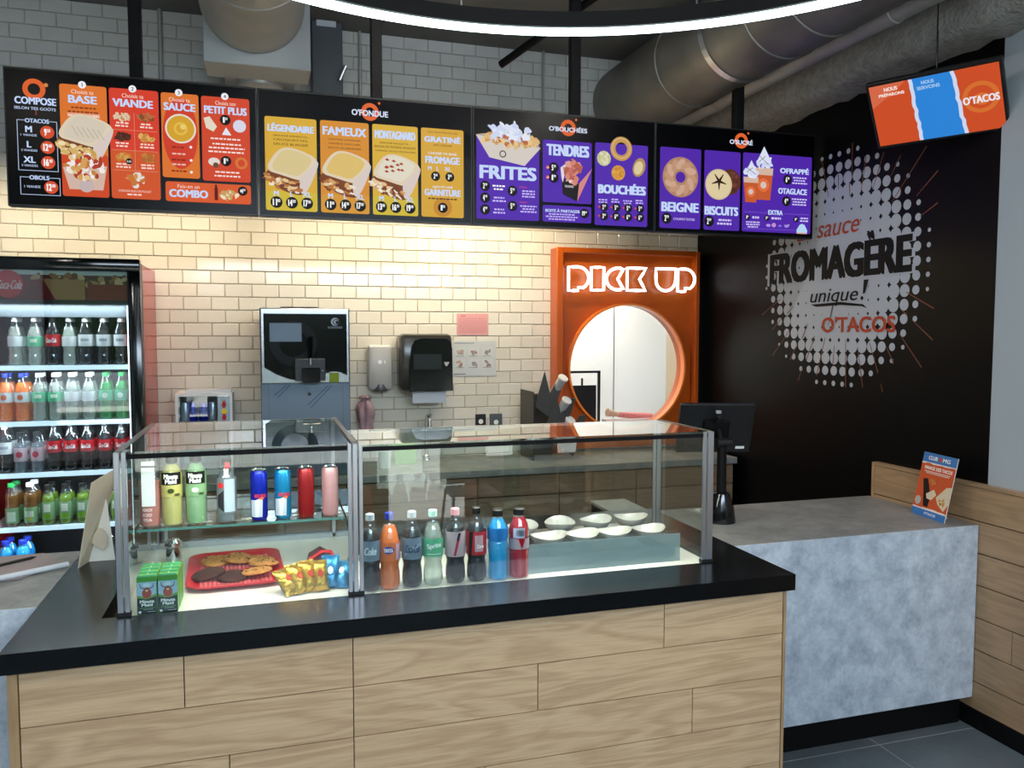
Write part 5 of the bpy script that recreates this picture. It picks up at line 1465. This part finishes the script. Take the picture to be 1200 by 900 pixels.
g.disc(U_(398), V_(137), .022, 'c4ccd4', 24); g.disc(U_(402), V_(138), .017, '09090a', 22); g.disc(U_(402), V_(138), .012, 'c4ccd4', 20); g.disc(U_(406), V_(139), .008, '09090a', 18)
for k in range(7): g.rect(U_(364 + k * 10), V_(158), U_(371 + k * 10), V_(168), '7a848e')
g.rect(U_(368), V_(372), U_(413), V_(417), '8a9a2c')
g.build('panel_print', 'print', sm)
bx('dispense_block', 'blackplastic', sm, sx_(208), sx_(348), my0 - .05, my0 - .002, sz_(405), sz_(306), .003)
bx('dispense_spout', 'blackgloss', sm, sx_(240), sx_(322), my0 - .075, my0 - .05, sz_(412), sz_(345), .003)
for cx in (222, 334): MB().cyl((sx_(cx), my0 - .058, sz_(360)), (sx_(cx), my0 - .05, sz_(360)), .005, 12).build('screw', 'chrome', sm)
h_ = MB().cyl((sx_(278), my0 - .055, sz_(300)), (sx_(278), my0 - .085, sz_(205)), .012, 14, r1=.016).build('lever_handle', 'blackgloss', sm)
MB().cyl((sx_(280), my0 - .06, sz_(335)), (sx_(280), my0 - .056, sz_(285)), .008, 12).build('lever_stem', 'chrome', sm)
bx('hopper_lid', 'blackplastic', sm, sx_(150), sx_(325), my0 + .08, 5.0, mz, mz + .010, .002)
bx('trim_line', 'blackplastic', sm, sx_(90) - .001, sx_(90), my0 + .018, my0 + .02, .95, 1.42); bx('trim_line', 'blackplastic', sm, sx_(432), sx_(432) + .001, my0 + .018, my0 + .02, .95, 1.42)
g = G((mx0, my0 + .02, mz), (1, 0, 0), (0, 0, -1)); g.sx = g.sy = 1
for a in ((115, 475, 170, 428), (128, 485, 190, 424), (268, 520, 365, 432), (280, 535, 383, 430)): g.line(U_(a[0]), V_(a[1]), U_(a[2]), V_(a[3]), .004, '2a4a6c')
g.build('film_print', 'print', sm)
MB().lathe([(.010, 0), (.010, .008), (.006, .010)], 14, (sx_(275), my0 + .010, sz_(470)), 'Y').build('knob', 'blackplastic', sm)

# soap dispenser
sd = thing('soap_dispenser', 'grey soap dispenser on the tiles between the machine and the towel dispenser', 'dispenser', (.675, 5.05, 1.34))
b = MB(); b.box(.600, .752, 5.005, 5.099, 1.345, 1.615, .022); b.build('housing', 'greyplastic', sd)
bx('top_cap', 'white', sd, .606, .746, 5.010, 5.097, 1.600, 1.625, .012)
MB().lathe([(.045, 0), (.050, .02), (.044, .045)], 24, (.676, 5.045, 1.336)).build('nozzle', mat('dark_grey_plastic', '4c4c50', .3), sd)
MB().lathe([(.013, .0), (.013, .004)], 18, (.672, 5.002, 1.52), 'Y').build('badge', 'white', sd); bx('badge_bar', 'white', sd, .698, .706, 5.000, 5.004, 1.51, 1.53)
# towel dispenser
td = thing('towel_dispenser', 'large glossy black paper towel dispenser on the tiled wall', 'dispenser', (.952, 5.0, 1.33))
b = MB(); b.box(.787, 1.117, 4.93, 5.099, 1.335, 1.695, .030); b.build('housing', mat('smoky_grey_plastic', '33312f', .18), td)
cov = [(.84, 1.34), (1.112, 1.34), (1.108, 1.60), (1.10, 1.645), (1.07, 1.665), (.92, 1.668), (.875, 1.655), (.855, 1.62), (.84, 1.50)]
b = MB(); b.prism(cov, 'Y', 4.905, 4.932); b.build('front_cover', 'blackgloss', td)
bx('window', mat('smoke_window', '2a2f35', .08), td, .865, 1.04, 4.9035, 4.905, 1.475, 1.57)
MB().prism([(1.055, 1.52), (1.09, 1.52), (1.075, 1.495), (1.065, 1.495)], 'Y', 4.9025, 4.905).build('badge', 'greyplastic', td)
bx('paper_towel', 'paper', td, .865, 1.078, 4.955, 4.957, 1.262, 1.345)
# notices
def notice(name, lab, x0, x1, z0, z1, col, draw, y=YW - .0035):
    t = thing(name, lab, 'notice', ((x0 + x1) / 2, y, z0))
    bx('sheet', mat(name + '_sheet', col, .5), t, x0, x1, y, y + .002, z0, z1)
    g = G((x0, y, z1), (1, 0, 0), (0, 0, -1)); g.sx = x1 - x0; g.sy = z1 - z0; draw(g); g.build('sheet_print', 'print', t)
def d_pink(g):
    rn = random.Random(5)
    g.text('AVIS', .2, .12, .16, .08, 'a04050', .03)
    for k in range(9):
        x = .06
        while x < .92:
            l = rn.uniform(.03, .12); g.rect(x, .22 + k * .08, min(x + l, .94), .24 + k * .08, 'b0707c'); x += l + .02
def d_wash(g):
    rn = random.Random(6)
    for i in range(3):
        for j in range(2):
            cx, cy = .18 + i * .31, .32 + j * .33
            g.rect(cx - .13, cy - .14, cx + .13, cy + .14, 'c4c8cc')
            for k in range(5): g.disc(cx + rn.uniform(-.06, .06), cy + rn.uniform(-.06, .06), rn.uniform(.010, .018), rn.choice(['9a7468', '8a8a90', 'b09a90']), 8, .008, rn.uniform(0, 3))
            g.rect(cx - .11, cy + .10, cx + .09, cy + .12, '8a8e94')
    g.rect(.05, .05, .5, .08, '9aa0a8'); g.rect(.04, .93, .3, .95, '5a5e64')
notice('pink_notice', 'pink printed notice on the tiles above the towel dispenser', 1.182, 1.394, 1.688, 1.828, 'cf9494', d_pink)
notice('hand_washing_poster', 'white pictogram poster right of the towel dispenser', 1.150, 1.446, 1.420, 1.650, 'bfc2c4', d_wash)
# outlets
for x0, x1, z0, z1, m_, lab in ((1.305, 1.375, 1.095, 1.168, 'blackplastic', 'black wall socket left of the grey one, under the pictogram poster'), (1.402, 1.487, 1.080, 1.168, 'grey_panel', 'grey wall socket right of the black one, under the pictogram poster')):
    t = thing('wall_socket', lab, 'socket', ((x0 + x1) / 2, 5.09, z0), 'wall sockets over the worktop')
    bx('face_plate', m_, t, x0, x1, 5.088, 5.099, z0, z1, .002)
    MB().lathe([(.016, 0), (.016, .006)], 18, ((x0 + x1) / 2, 5.086, (z0 + z1) / 2 - .012), 'Y').build('round_insert', 'white', t)
# faucet and basin
fc = thing('faucet', 'small chrome tap over the worktop under the towel dispenser', 'tap', (.96, 4.97, .90))
MB().tube([(.96, 5.0, .90), (.96, 5.0, 1.12), (.96, 4.985, 1.165), (.96, 4.95, 1.18), (.96, 4.90, 1.165), (.96, 4.885, 1.12)], .012, 12).build('spout', 'chrome', fc)
MB().lathe([(.028, 0), (.024, .02), (.014, .03)], 20, (.96, 5.0, .90)).build('base_ring', 'chrome', fc)
MB().cyl((.972, 5.0, 1.13), (.990, 4.985, 1.19), .006, 10).build('lever', 'chrome', fc)
# hanging cloth
ch = thing('hanging_cloth', 'bunched mauve cloth hanging on the tiles below the soap dispenser', 'cloth', (.59, 5.07, 1.10))
b = MB()
def cl_w(a, z): return 1 + .25 * math.sin(3 * a + 14 * z) + .12 * math.sin(7 * a)
b.lathe([(.040, 1.09), (.036, 1.13), (.046, 1.18), (.050, 1.22), (.040, 1.26), (.020, 1.285), (.034, 1.30), (.012, 1.315)], 28, (.588, 5.045, 0), wob=cl_w); b.build('cloth_folds', 'cloth', ch, ang=80)
MB().cyl((.588, 5.10, 1.30), (.588, 5.04, 1.305), .006, 8).build('hook', 'chrome', ch)
# cup and green box on the worktop
t = thing('white_beaker', 'pale beaker on the worktop, seen through the right case near its centre post', 'beaker', (.66, 4.75, .90)); MB().lathe([(.034, 0), (.038, .10), (.036, .10), (.032, .004)], 24, (0, 0, 0)).build('beaker_body', 'white', t, local=True)
t = thing('green_box', 'green box on the worktop beside the pale beaker', 'box', (.80, 4.90, .90)); MB().box(-.07, .07, -.06, .06, 0, .10, .004).build('box_body', mat('bright_green', '6fae2a', .5), t, local=True); MB().box(-.072, .072, -.062, .062, .10, .112, .003).build('lid', mat('pale_green', '8cc24a', .5), t, local=True)

# cup and lid rack left of the pick-up window
rk = thing('cup_rack', 'dark slanted cup rack holding white cups beside the pick-up frame', 'rack', (1.62, 4.85, .90))
DG = mat('dark_grey_rack', '3b3936', .5)
bx('side_plate', DG, rk, 1.585, 1.592, 4.74, 5.0, .90, 1.335)
for k, (zt_, xo) in enumerate(((1.46, .0), (1.33, .07), (1.22, .14))):
    b = MB(); b.prism([(1.60 + xo, zt_ - .22), (1.71 + xo, zt_ - .30), (1.80 + xo, zt_ - .04), (1.755 + xo, zt_ - .04), (1.70 + xo, zt_ - .14), (1.665 + xo, zt_)], 'Y', 4.745 - .01 * k, 4.755 - .01 * k); b.build('divider', DG, rk)
b = MB(); b.prism([(1.60, .90), (1.80, .90), (1.80, 1.30), (1.60, 1.30)], 'Y', 4.97, 4.98); b.build('back_plate', DG, rk)
for k, (x, z) in enumerate(((1.775, 1.415), (1.80, 1.275), (1.825, 1.150))):
    t = thing('cup_stack', ['topmost', 'middle', 'lowest'][k] + ' stack of white cups slanting out of the dark rack', 'cups', (x, 4.72, z), 'cup stacks in the slanted rack', rotz=0)
    b = MB()
    d = Vector((-.045, .10, -.13)).normalized(); p = Vector((0, 0, 0))
    MB().cyl(tuple(p), tuple(d * .20), .030, 20, r1=.024).build('cup_body', 'greyplastic', t, local=True)
    MB().cyl(tuple(-d * .010), tuple(p), .033, 20).build('cup_rim', 'white', t, local=True)

# pick-up frame with round window and tube lettering
pf = thing('pickup_frame', 'glossy orange pick-up frame with a round opening and glowing tube lettering', 'sign', (2.35, 5.04, .9))
x0, x1, z0, z1 = 1.825, 2.877, .90, 2.262
cx, cz, cr_ = 2.352, 1.466, .424
b = MB(); N_ = 64
yf, yb_ = 5.035, 5.097
vs = []; fs = []
def sqpt(a):
    ca, sa = math.cos(a), math.sin(a)
    tx = ((x1 - .02 - cx) / ca if ca > 1e-6 else (x0 + .02 - cx) / ca if ca < -1e-6 else 1e9)
    tz = ((z1 - .02 - cz) / sa if sa > 1e-6 else (z0 + .02 - cz) / sa if sa < -1e-6 else 1e9)
    t_ = min(tx, tz); return (cx + ca * t_, cz + sa * t_)
angs = sorted([2 * PI * k / N_ for k in range(N_)] + [math.atan2(z - cz, x - cx) % (2 * PI) for x in (x0 + .02, x1 - .02) for z in (z0 + .02, z1 - .02)])
n = len(angs)
for a in angs:
    qx, qz = sqpt(a); c_ = (cx + cr_ * math.cos(a), cz + cr_ * math.sin(a))
    vs += [(qx, yf, qz), (c_[0], yf, c_[1]), (c_[0], yb_, c_[1]), (qx, yb_, qz)]
for k in range(n):
    j = (k + 1) % n
    for m_ in range(4): fs.append((4 * k + m_, 4 * k + (m_ + 1) % 4, 4 * j + (m_ + 1) % 4, 4 * j + m_))
b.add(vs, fs); b.build('panel', 'orange', pf)
for a in ((x0, x0 + .045, z0, z1), (x1 - .030, x1, z0, z1)): bx('frame_side', 'orange', pf, a[0], a[1], 4.965, 5.098, a[2], a[3], .004)
bx('frame_top', 'orange', pf, x0 + .045, x1 - .030, 4.965, 5.098, z1 - .035, z1, .004)
b = MB(); b.lathe([(cr_ - .001, 4.985), (cr_ + .012, 4.985), (cr_ + .012, 5.036), (cr_ - .001, 5.036)], 72, (0, 0, 0), 'Z', capb=False, capt=False)
b.v = [(cx + p[0], p[2], cz + p[1]) for p in b.v]; nn_ = 72
b.f += [(3 * nn_ + k, 3 * nn_ + (k + 1) % nn_, (k + 1) % nn_, k) for k in range(nn_)]; b.mi += [0] * nn_
b.build('round_rim', mat('bright_orange', 'ee8030', .3, coat=.3), pf)
def PXZ(px, py): return (1.9 + (px - 255) * .001572, 2.1395 + (130 - py) * .00141 + (px - 260) * .000037)
def arc(cx_, cy_, rx, ry, a0, a1, n=10): return [(cx_ + rx * math.cos(R(a0 + (a1 - a0) * k / n)), cy_ + ry * math.sin(R(a0 + (a1 - a0) * k / n))) for k in range(n + 1)]
letters = [
 [(260, 133)] + arc(303, 185, 48, 52, -90, 60, 9) + [(304, 228), (303, 243), (260, 243)],
 [(362, 135), (420, 135), (420, 242), (362, 242)],
 [(512, 140), (484, 190), (512, 240)] + arc(486, 190, 54, 52, 75, 285, 12)[0:],
 [(528, 138), (618, 140), (586, 192), (615, 246), (528, 244)],
 [(664, 141), (760, 143), (760, 195)] + arc(712, 198, 47, 50, 0, 180, 10),
 [(770, 143)] + arc(806, 194, 47, 51, -90, 60, 9) + [(808, 234), (806, 252), (770, 252)],
]
for k, L_ in enumerate(letters):
    pts = []
    for i in range(len(L_)):
        a, c = L_[i], L_[(i + 1) % len(L_)]
        pts += [a, ((a[0] + c[0]) / 2, (a[1] + c[1]) / 2)] if math.dist(a, c) > 20 else [a]
    P3 = [(PXZ(*p)[0], 4.975, PXZ(*p)[1]) for p in pts]
    b = MB(); b.tube(P3, .0098, 10, closed=True); lt = b.build('neon_letter', 'neon', pf)
    lt['label'] = 'glowing white tube letter ' + 'PICKUP'[k]
    MB().cyl((P3[0][0], 4.975, P3[0][2]), (P3[0][0], yf, P3[0][2]), .003, 6).build('tube_support', 'glass_edge' if 0 else 'orange', pf)
# things seen through the round window
t = thing('framed_display', 'black-framed display with dark panel seen through the round opening', 'screen', (2.10, 5.25, 1.03))
b = MB()
for a in ((1.95, 2.255, 1.420, 1.436), (2.239, 2.255, 1.03, 1.436), (1.95, 1.966, 1.03, 1.436)): b.box(a[0], a[1], 5.24, 5.26, a[2], a[3])
b.build('outer_frame', 'blackplastic', t); bx('dark_panel', 'blackplastic', t, 1.97, 2.215, 5.22, 5.235, 1.03, 1.335); bx('clip', 'blackplastic', t, 2.105, 2.117, 5.225, 5.235, 1.335, 1.385)
bx('recess_ledge', 'whitepaint', wall_back, NX0, NX1, YW + .01, YW + .2, 1.018, 1.022)
t = thing('paper_cone', 'brown paper bundle with pink checked wrap on the pick-up ledge', 'paper', (2.32, 5.16, 1.022))
bx('white_tray', 'white', t, 2.25, 2.66, 5.125, 5.20, 1.0225, 1.10, .004)
MB().cyl((2.27, 5.15, 1.148), (2.36, 5.16, 1.130), .030, 12, r1=.014).build('brown_end', 'card_tan', t); MB().cyl((2.36, 5.16, 1.130), (2.62, 5.17, 1.105), .018, 12, r1=.028).build('checked_wrap', mat('pink_check', 'd98a8c', .7, var=.2, vscale=90), t)

# ================================================================= ON THE GREY COUNTERS
# order monitor seen from behind
mt = thing('order_monitor', 'black touch monitor seen from behind on a pole stand', 'monitor', (1.875, 3.03, ZT))
MB().lathe([(.062, 0), (.062, .010), (.056, .06), (.036, .125), (.026, .13)], 32, (1.875, 3.03, ZT + .0005)).build('stand_base', 'blackgloss', mt)
MB().lathe([(.021, .12), (.020, .33)], 20, (1.875, 3.03, ZT)).build('pole', 'blackmetal', mt)
MB().cyl((1.845, 3.03, ZT + .345), (1.915, 3.03, ZT + .345), .020, 18).build('pivot', 'blackplastic', mt)
mc_ = Vector((1.885, 3.095, 1.288)); ma = Vector((.985, -.17, -.01)).normalized(); mn = Vector((-.16, -.95, -.27)).normalized(); mb_ = mn.cross(ma).normalized()
if mb_.z < 0: mb_ = -mb_
obox(MB(), mc_, ma, mb_, mn, (-.175, .165), (-.115, .112), -.012, .012, .004).build('screen_housing', 'blackplastic', mt)
obox(MB(), mc_, ma, mb_, mn, (-.07, .05), (-.07, .04), .012, .030, .003).build('rear_mount', 'blackmetal', mt)
obox(MB(), mc_, ma, mb_, mn, (.095, .135), (-.098, -.086), .0118, .0128).build('white_sticker', 'white', mt)
MB().cyl(mc_ + mn * .03 + mb_ * .0, Vector((1.875, 3.03, ZT + .345)), .014, 12).build('neck', 'blackmetal', mt)
MB().cyl(mc_ + mn * .02 + mb_ * .02 - ma * .02, mc_ + mn * .06 + mb_ * .075 - ma * .02, .009, 10).build('clamp_lever', 'blackplastic', mt)
MB().lathe([(.012, 0), (.012, .012)], 14, tuple(mc_ + mn * .05 + mb_ * .085 - ma * .02)).build('lever_tip', 'greyplastic', mt)

# leaflet stand
fl = thing('leaflet_stand', 'upright orange and blue tacos leaflet leaning on its easel on the grey counter', 'leaflet', (2.80, 2.80, ZT))
A_ = Vector((2.809, 2.938, ZT + .001)); B_ = Vector((2.772, 2.715, ZT + .001))
u_ = (B_ - A_).normalized(); n0 = Vector((u_.y, -u_.x, 0)).normalized()
if n0.x > 0: n0 = -n0
v_ = (Vector((0, 0, 1)) * .975 - n0 * .20 ).normalized(); v_ = (v_ - u_ * v_.dot(u_)).normalized()
fn = u_.cross(v_).normalized()
if fn.x > 0: fn = -fn
wL = (B_ - A_).length; hL = .285
obox(MB(), A_, u_, v_, fn, (0, wL), (0, hL), -.003, 0).build('board', 'card', fl)
b = MB(); q = A_ + u_ * wL * .5 + v_ * .16; s1 = A_ + u_ * wL * .5 - fn * .075; s1.z = ZT + .001
b.add([tuple(q + u_ * .004), tuple(q - u_ * .004), tuple(s1 - u_ * .03), tuple(s1 + u_ * .03), tuple(q + u_ * .004 - fn * .002), tuple(q - u_ * .004 - fn * .002), tuple(s1 - u_ * .03 - fn * .002), tuple(s1 + u_ * .03 - fn * .002)], [(0, 1, 2, 3), (4, 7, 6, 5), (0, 4, 5, 1), (1, 5, 6, 2), (2, 6, 7, 3), (3, 7, 4, 0)])
b.build('easel_leg', 'card', fl)
g = G(A_ + v_ * hL, u_, -v_); g.N = fn; g.sx = wL; g.sy = hL
g.rect(0, 0, 1, 1, 'c8552c'); g.rect(0, 0, 1, .15, '3f78b8'); g.rect(0, .88, 1, 1, '3a74b8')
rn = random.Random(2)
g.poly([(0, .15)] + [(k / 12, .165 + rn.uniform(-.006, .012)) for k in range(13)] + [(1, .15)], 'e8e0e0'); g.poly([(0, .89)] + [(k / 12, .865 + rn.uniform(-.01, .008)) for k in range(13)] + [(1, .89)], 'e8e0e0')
g.text('CLUB', .30, .078, .27, .062, 'e8eaf0', .06); g.disc(.52, .078, .011, 'b8503c', 14); g.text('MG', .70, .078, .22, .062, 'e8eaf0', .06)
g.text('MANGE DES TACOS', .52, .235, .82, .055, 'f0e8e4', .06); g.rect(.12, .285, .90, .30, 'e0c8bc'); g.rect(.18, .31, .86, .322, 'e0c8bc')
g.poly([(.14, .42), (.28, .40), (.46, .66), (.44, .84), (.30, .84), (.22, .60)], '1c1618'); pile(g, .45, .43, .09, .05, ['c87a40', 'a85a30', 'd89050'], 14, 7, .008)
g.poly([(.32, .64), (.52, .55), (.62, .62), (.50, .72), (.36, .71)], 'dccab0'); g.poly([(.62, .66), (.86, .47), (1, .45), (1, .72), (.90, .84), (.70, .75)], 'd8c8ac'); pile(g, .82, .72, .10, .05, ['c8935a', 'e0c890', 'a86a3c'], 16, 9, .009)
g.disc(.12, .77, .020, 'b8b8b4', 12); g.text("O'TACOS", .55, .94, .34, .04, 'e8eef8', .05)
g.build('leaflet_print', 'print', fl)

# cardboard display seen from behind, at the left end of the island
cs = thing('card_display_stand', 'white card counter display seen from behind at the left end of the island', 'display stand', (-.57, 3.13, ZT))
zq = ZT + .001
b = MB(); P_ = [(-.642, 3.045, zq), (-.602, 3.20, zq), (-.535, 3.262, zq + .30), (-.570, 3.205, zq + .265)]
face = [(-.640, 3.06, zq), (-.612, 3.185, zq), (-.530, 3.23, zq + .325), (-.598, 3.10, zq + .29)]
nrm = Vector((.97, -.22, 0)) * .0025
b.add([tuple(Vector(p)) for p in face] + [tuple(Vector(p) + nrm) for p in face], [(0, 1, 2, 3), (4, 7, 6, 5), (0, 4, 5, 1), (1, 5, 6, 2), (2, 6, 7, 3), (3, 7, 4, 0)]); b.build('back_board', 'card_tan', cs)
face = [(-.622, 3.14, zq), (-.535, 3.14, zq), (-.562, 3.17, zq + .215), (-.578, 3.175, zq + .215)]
nrm = Vector((0, -.002, 0))
b = MB(); b.add([tuple(Vector(p)) for p in face] + [tuple(Vector(p) + nrm) for p in face], [(0, 1, 2, 3), (4, 7, 6, 5), (0, 4, 5, 1), (1, 5, 6, 2), (2, 6, 7, 3), (3, 7, 4, 0)]); b.build('easel_leg', 'card', cs)
b = MB(); b.prism([(-.615, zq + .075)] + [(-.59 + .035 * math.cos(R(a)), zq + .080 + .045 * math.sin(R(a))) for a in range(-60, 100, 20)], 'Y', 3.128, 3.130); b.build('locking_tab', 'card_tan', cs)

# papers and pen on the left counter
pp2 = thing('paper_folder', 'large sheet with a raised white edge on the far left counter', 'paper', (-.85, 3.1, ZT))
b = MB(); b.add([(-1.15, 2.90, ZT + .0012), (-.80, 2.98, ZT + .0012), (-.695, 3.13, ZT + .0012), (-.80, 3.30, ZT + .0012), (-1.25, 3.28, ZT + .0012)] + [(-1.15, 2.90, ZT + .0042), (-.80, 2.98, ZT + .0042), (-.695, 3.13, ZT + .0042), (-.80, 3.30, ZT + .0042), (-1.25, 3.28, ZT + .0042)], [(0, 4, 3, 2, 1), (5, 6, 7, 8, 9), (0, 1, 6, 5), (1, 2, 7, 6), (2, 3, 8, 7), (3, 4, 9, 8), (4, 0, 5, 9)]); b.build('sheet', mat('taupe_sheet', '9a8f90', .8), pp2)
b = MB(); b.cyl((-1.12, 2.79, ZT + .012), (-.675, 3.085, ZT + .012), .0095, 12); b.build('rolled_edge', 'paper', pp2)
pn = thing('pen', 'black pen lying on the large sheet', 'pen', (-.86, 3.18, ZT + .012))
MB().cyl((-1.0, 3.06, ZT + .010), (-.822, 3.22, ZT + .010), .0055, 12).build('barrel', 'blackplastic', pn); MB().cyl((-.822, 3.22, ZT + .010), (-.808, 3.233, ZT + .009), .0055, 12, r1=.001).build('tip', 'blackgloss', pn)

# ================================================================= DINING AREA BEHIND THE CAMERA (seen mirrored in the case glass)
def dtable(x, y, lab):
    t = thing('cafe_table', lab, 'table', (x, y, 0), 'cafe tables')
    bx('table_top', 'conc_top', t, x - .53, x + .53, y - .20, y + .20, .71, .75, .003)
    bx('pedestal', 'blackmetal', t, x - .04, x + .04, y - .04, y + .04, .01, .71); bx('foot_plate', 'blackmetal', t, x - .25, x + .25, y - .18, y + .18, 0, .012)
dtable(1.81, -.62, 'grey-topped cafe table mirrored in the right case glass')
def chair(x, y, rz, lab):
    t = thing('cafe_chair', lab, 'chair', (0, 0, 0), 'curved plywood cafe chairs')
    b = MB(); nx = 9; vs = []; fs = []
    def bp(u, v): return (u * .20 * (1 - .25 * v * v * .3), -.18 - .05 * (1 - u * u) - .06 * v, .47 + .40 * v)
    # back as a frame around the hand hole
    def slab(u0, u1, v0, v1, n=6):
        for i in range(n):
            ua, ub = u0 + (u1 - u0) * i / n, u0 + (u1 - u0) * (i + 1) / n
            q = [Vector(bp(ua, v0)), Vector(bp(ub, v0)), Vector(bp(ub, v1)), Vector(bp(ua, v1))]
            w = [p + Vector((0, .012, 0)) for p in q]
            b.add([tuple(p) for p in q + w], [(0, 1, 2, 3), (4, 7, 6, 5), (0, 4, 5, 1), (1, 5, 6, 2), (2, 6, 7, 3), (3, 7, 4, 0)])
    slab(-1, 1, 0, .78); slab(-1, -.32, .78, .90); slab(.32, 1, .78, .90); slab(-.88, .88, .90, 1)
    b.build('backrest', 'wood_dark', t, local=True, ang=60)
    MB().box(-.20, .20, -.19, .22, .45, .465, .006).build('seat', 'wood_dark', t, local=True)
    for sx in (-1, 1):
        for sy in (-1, 1): MB().cyl((sx * .16, sy * .15, .45), (sx * .20, sy * .20, 0.001), .012, 8).build('leg', 'blackmetal', t, local=True)
    t.location = (x, y, 0); t.rotation_euler = (0, 0, rz); return t
c_ = chair(1.52, -1.12, 0, 'curved plywood chair at the left of the mirrored cafe table')
dup(c_, (2.12, -1.12, 0), (0, 0, .1), label='curved plywood chair at the right of the mirrored cafe table')
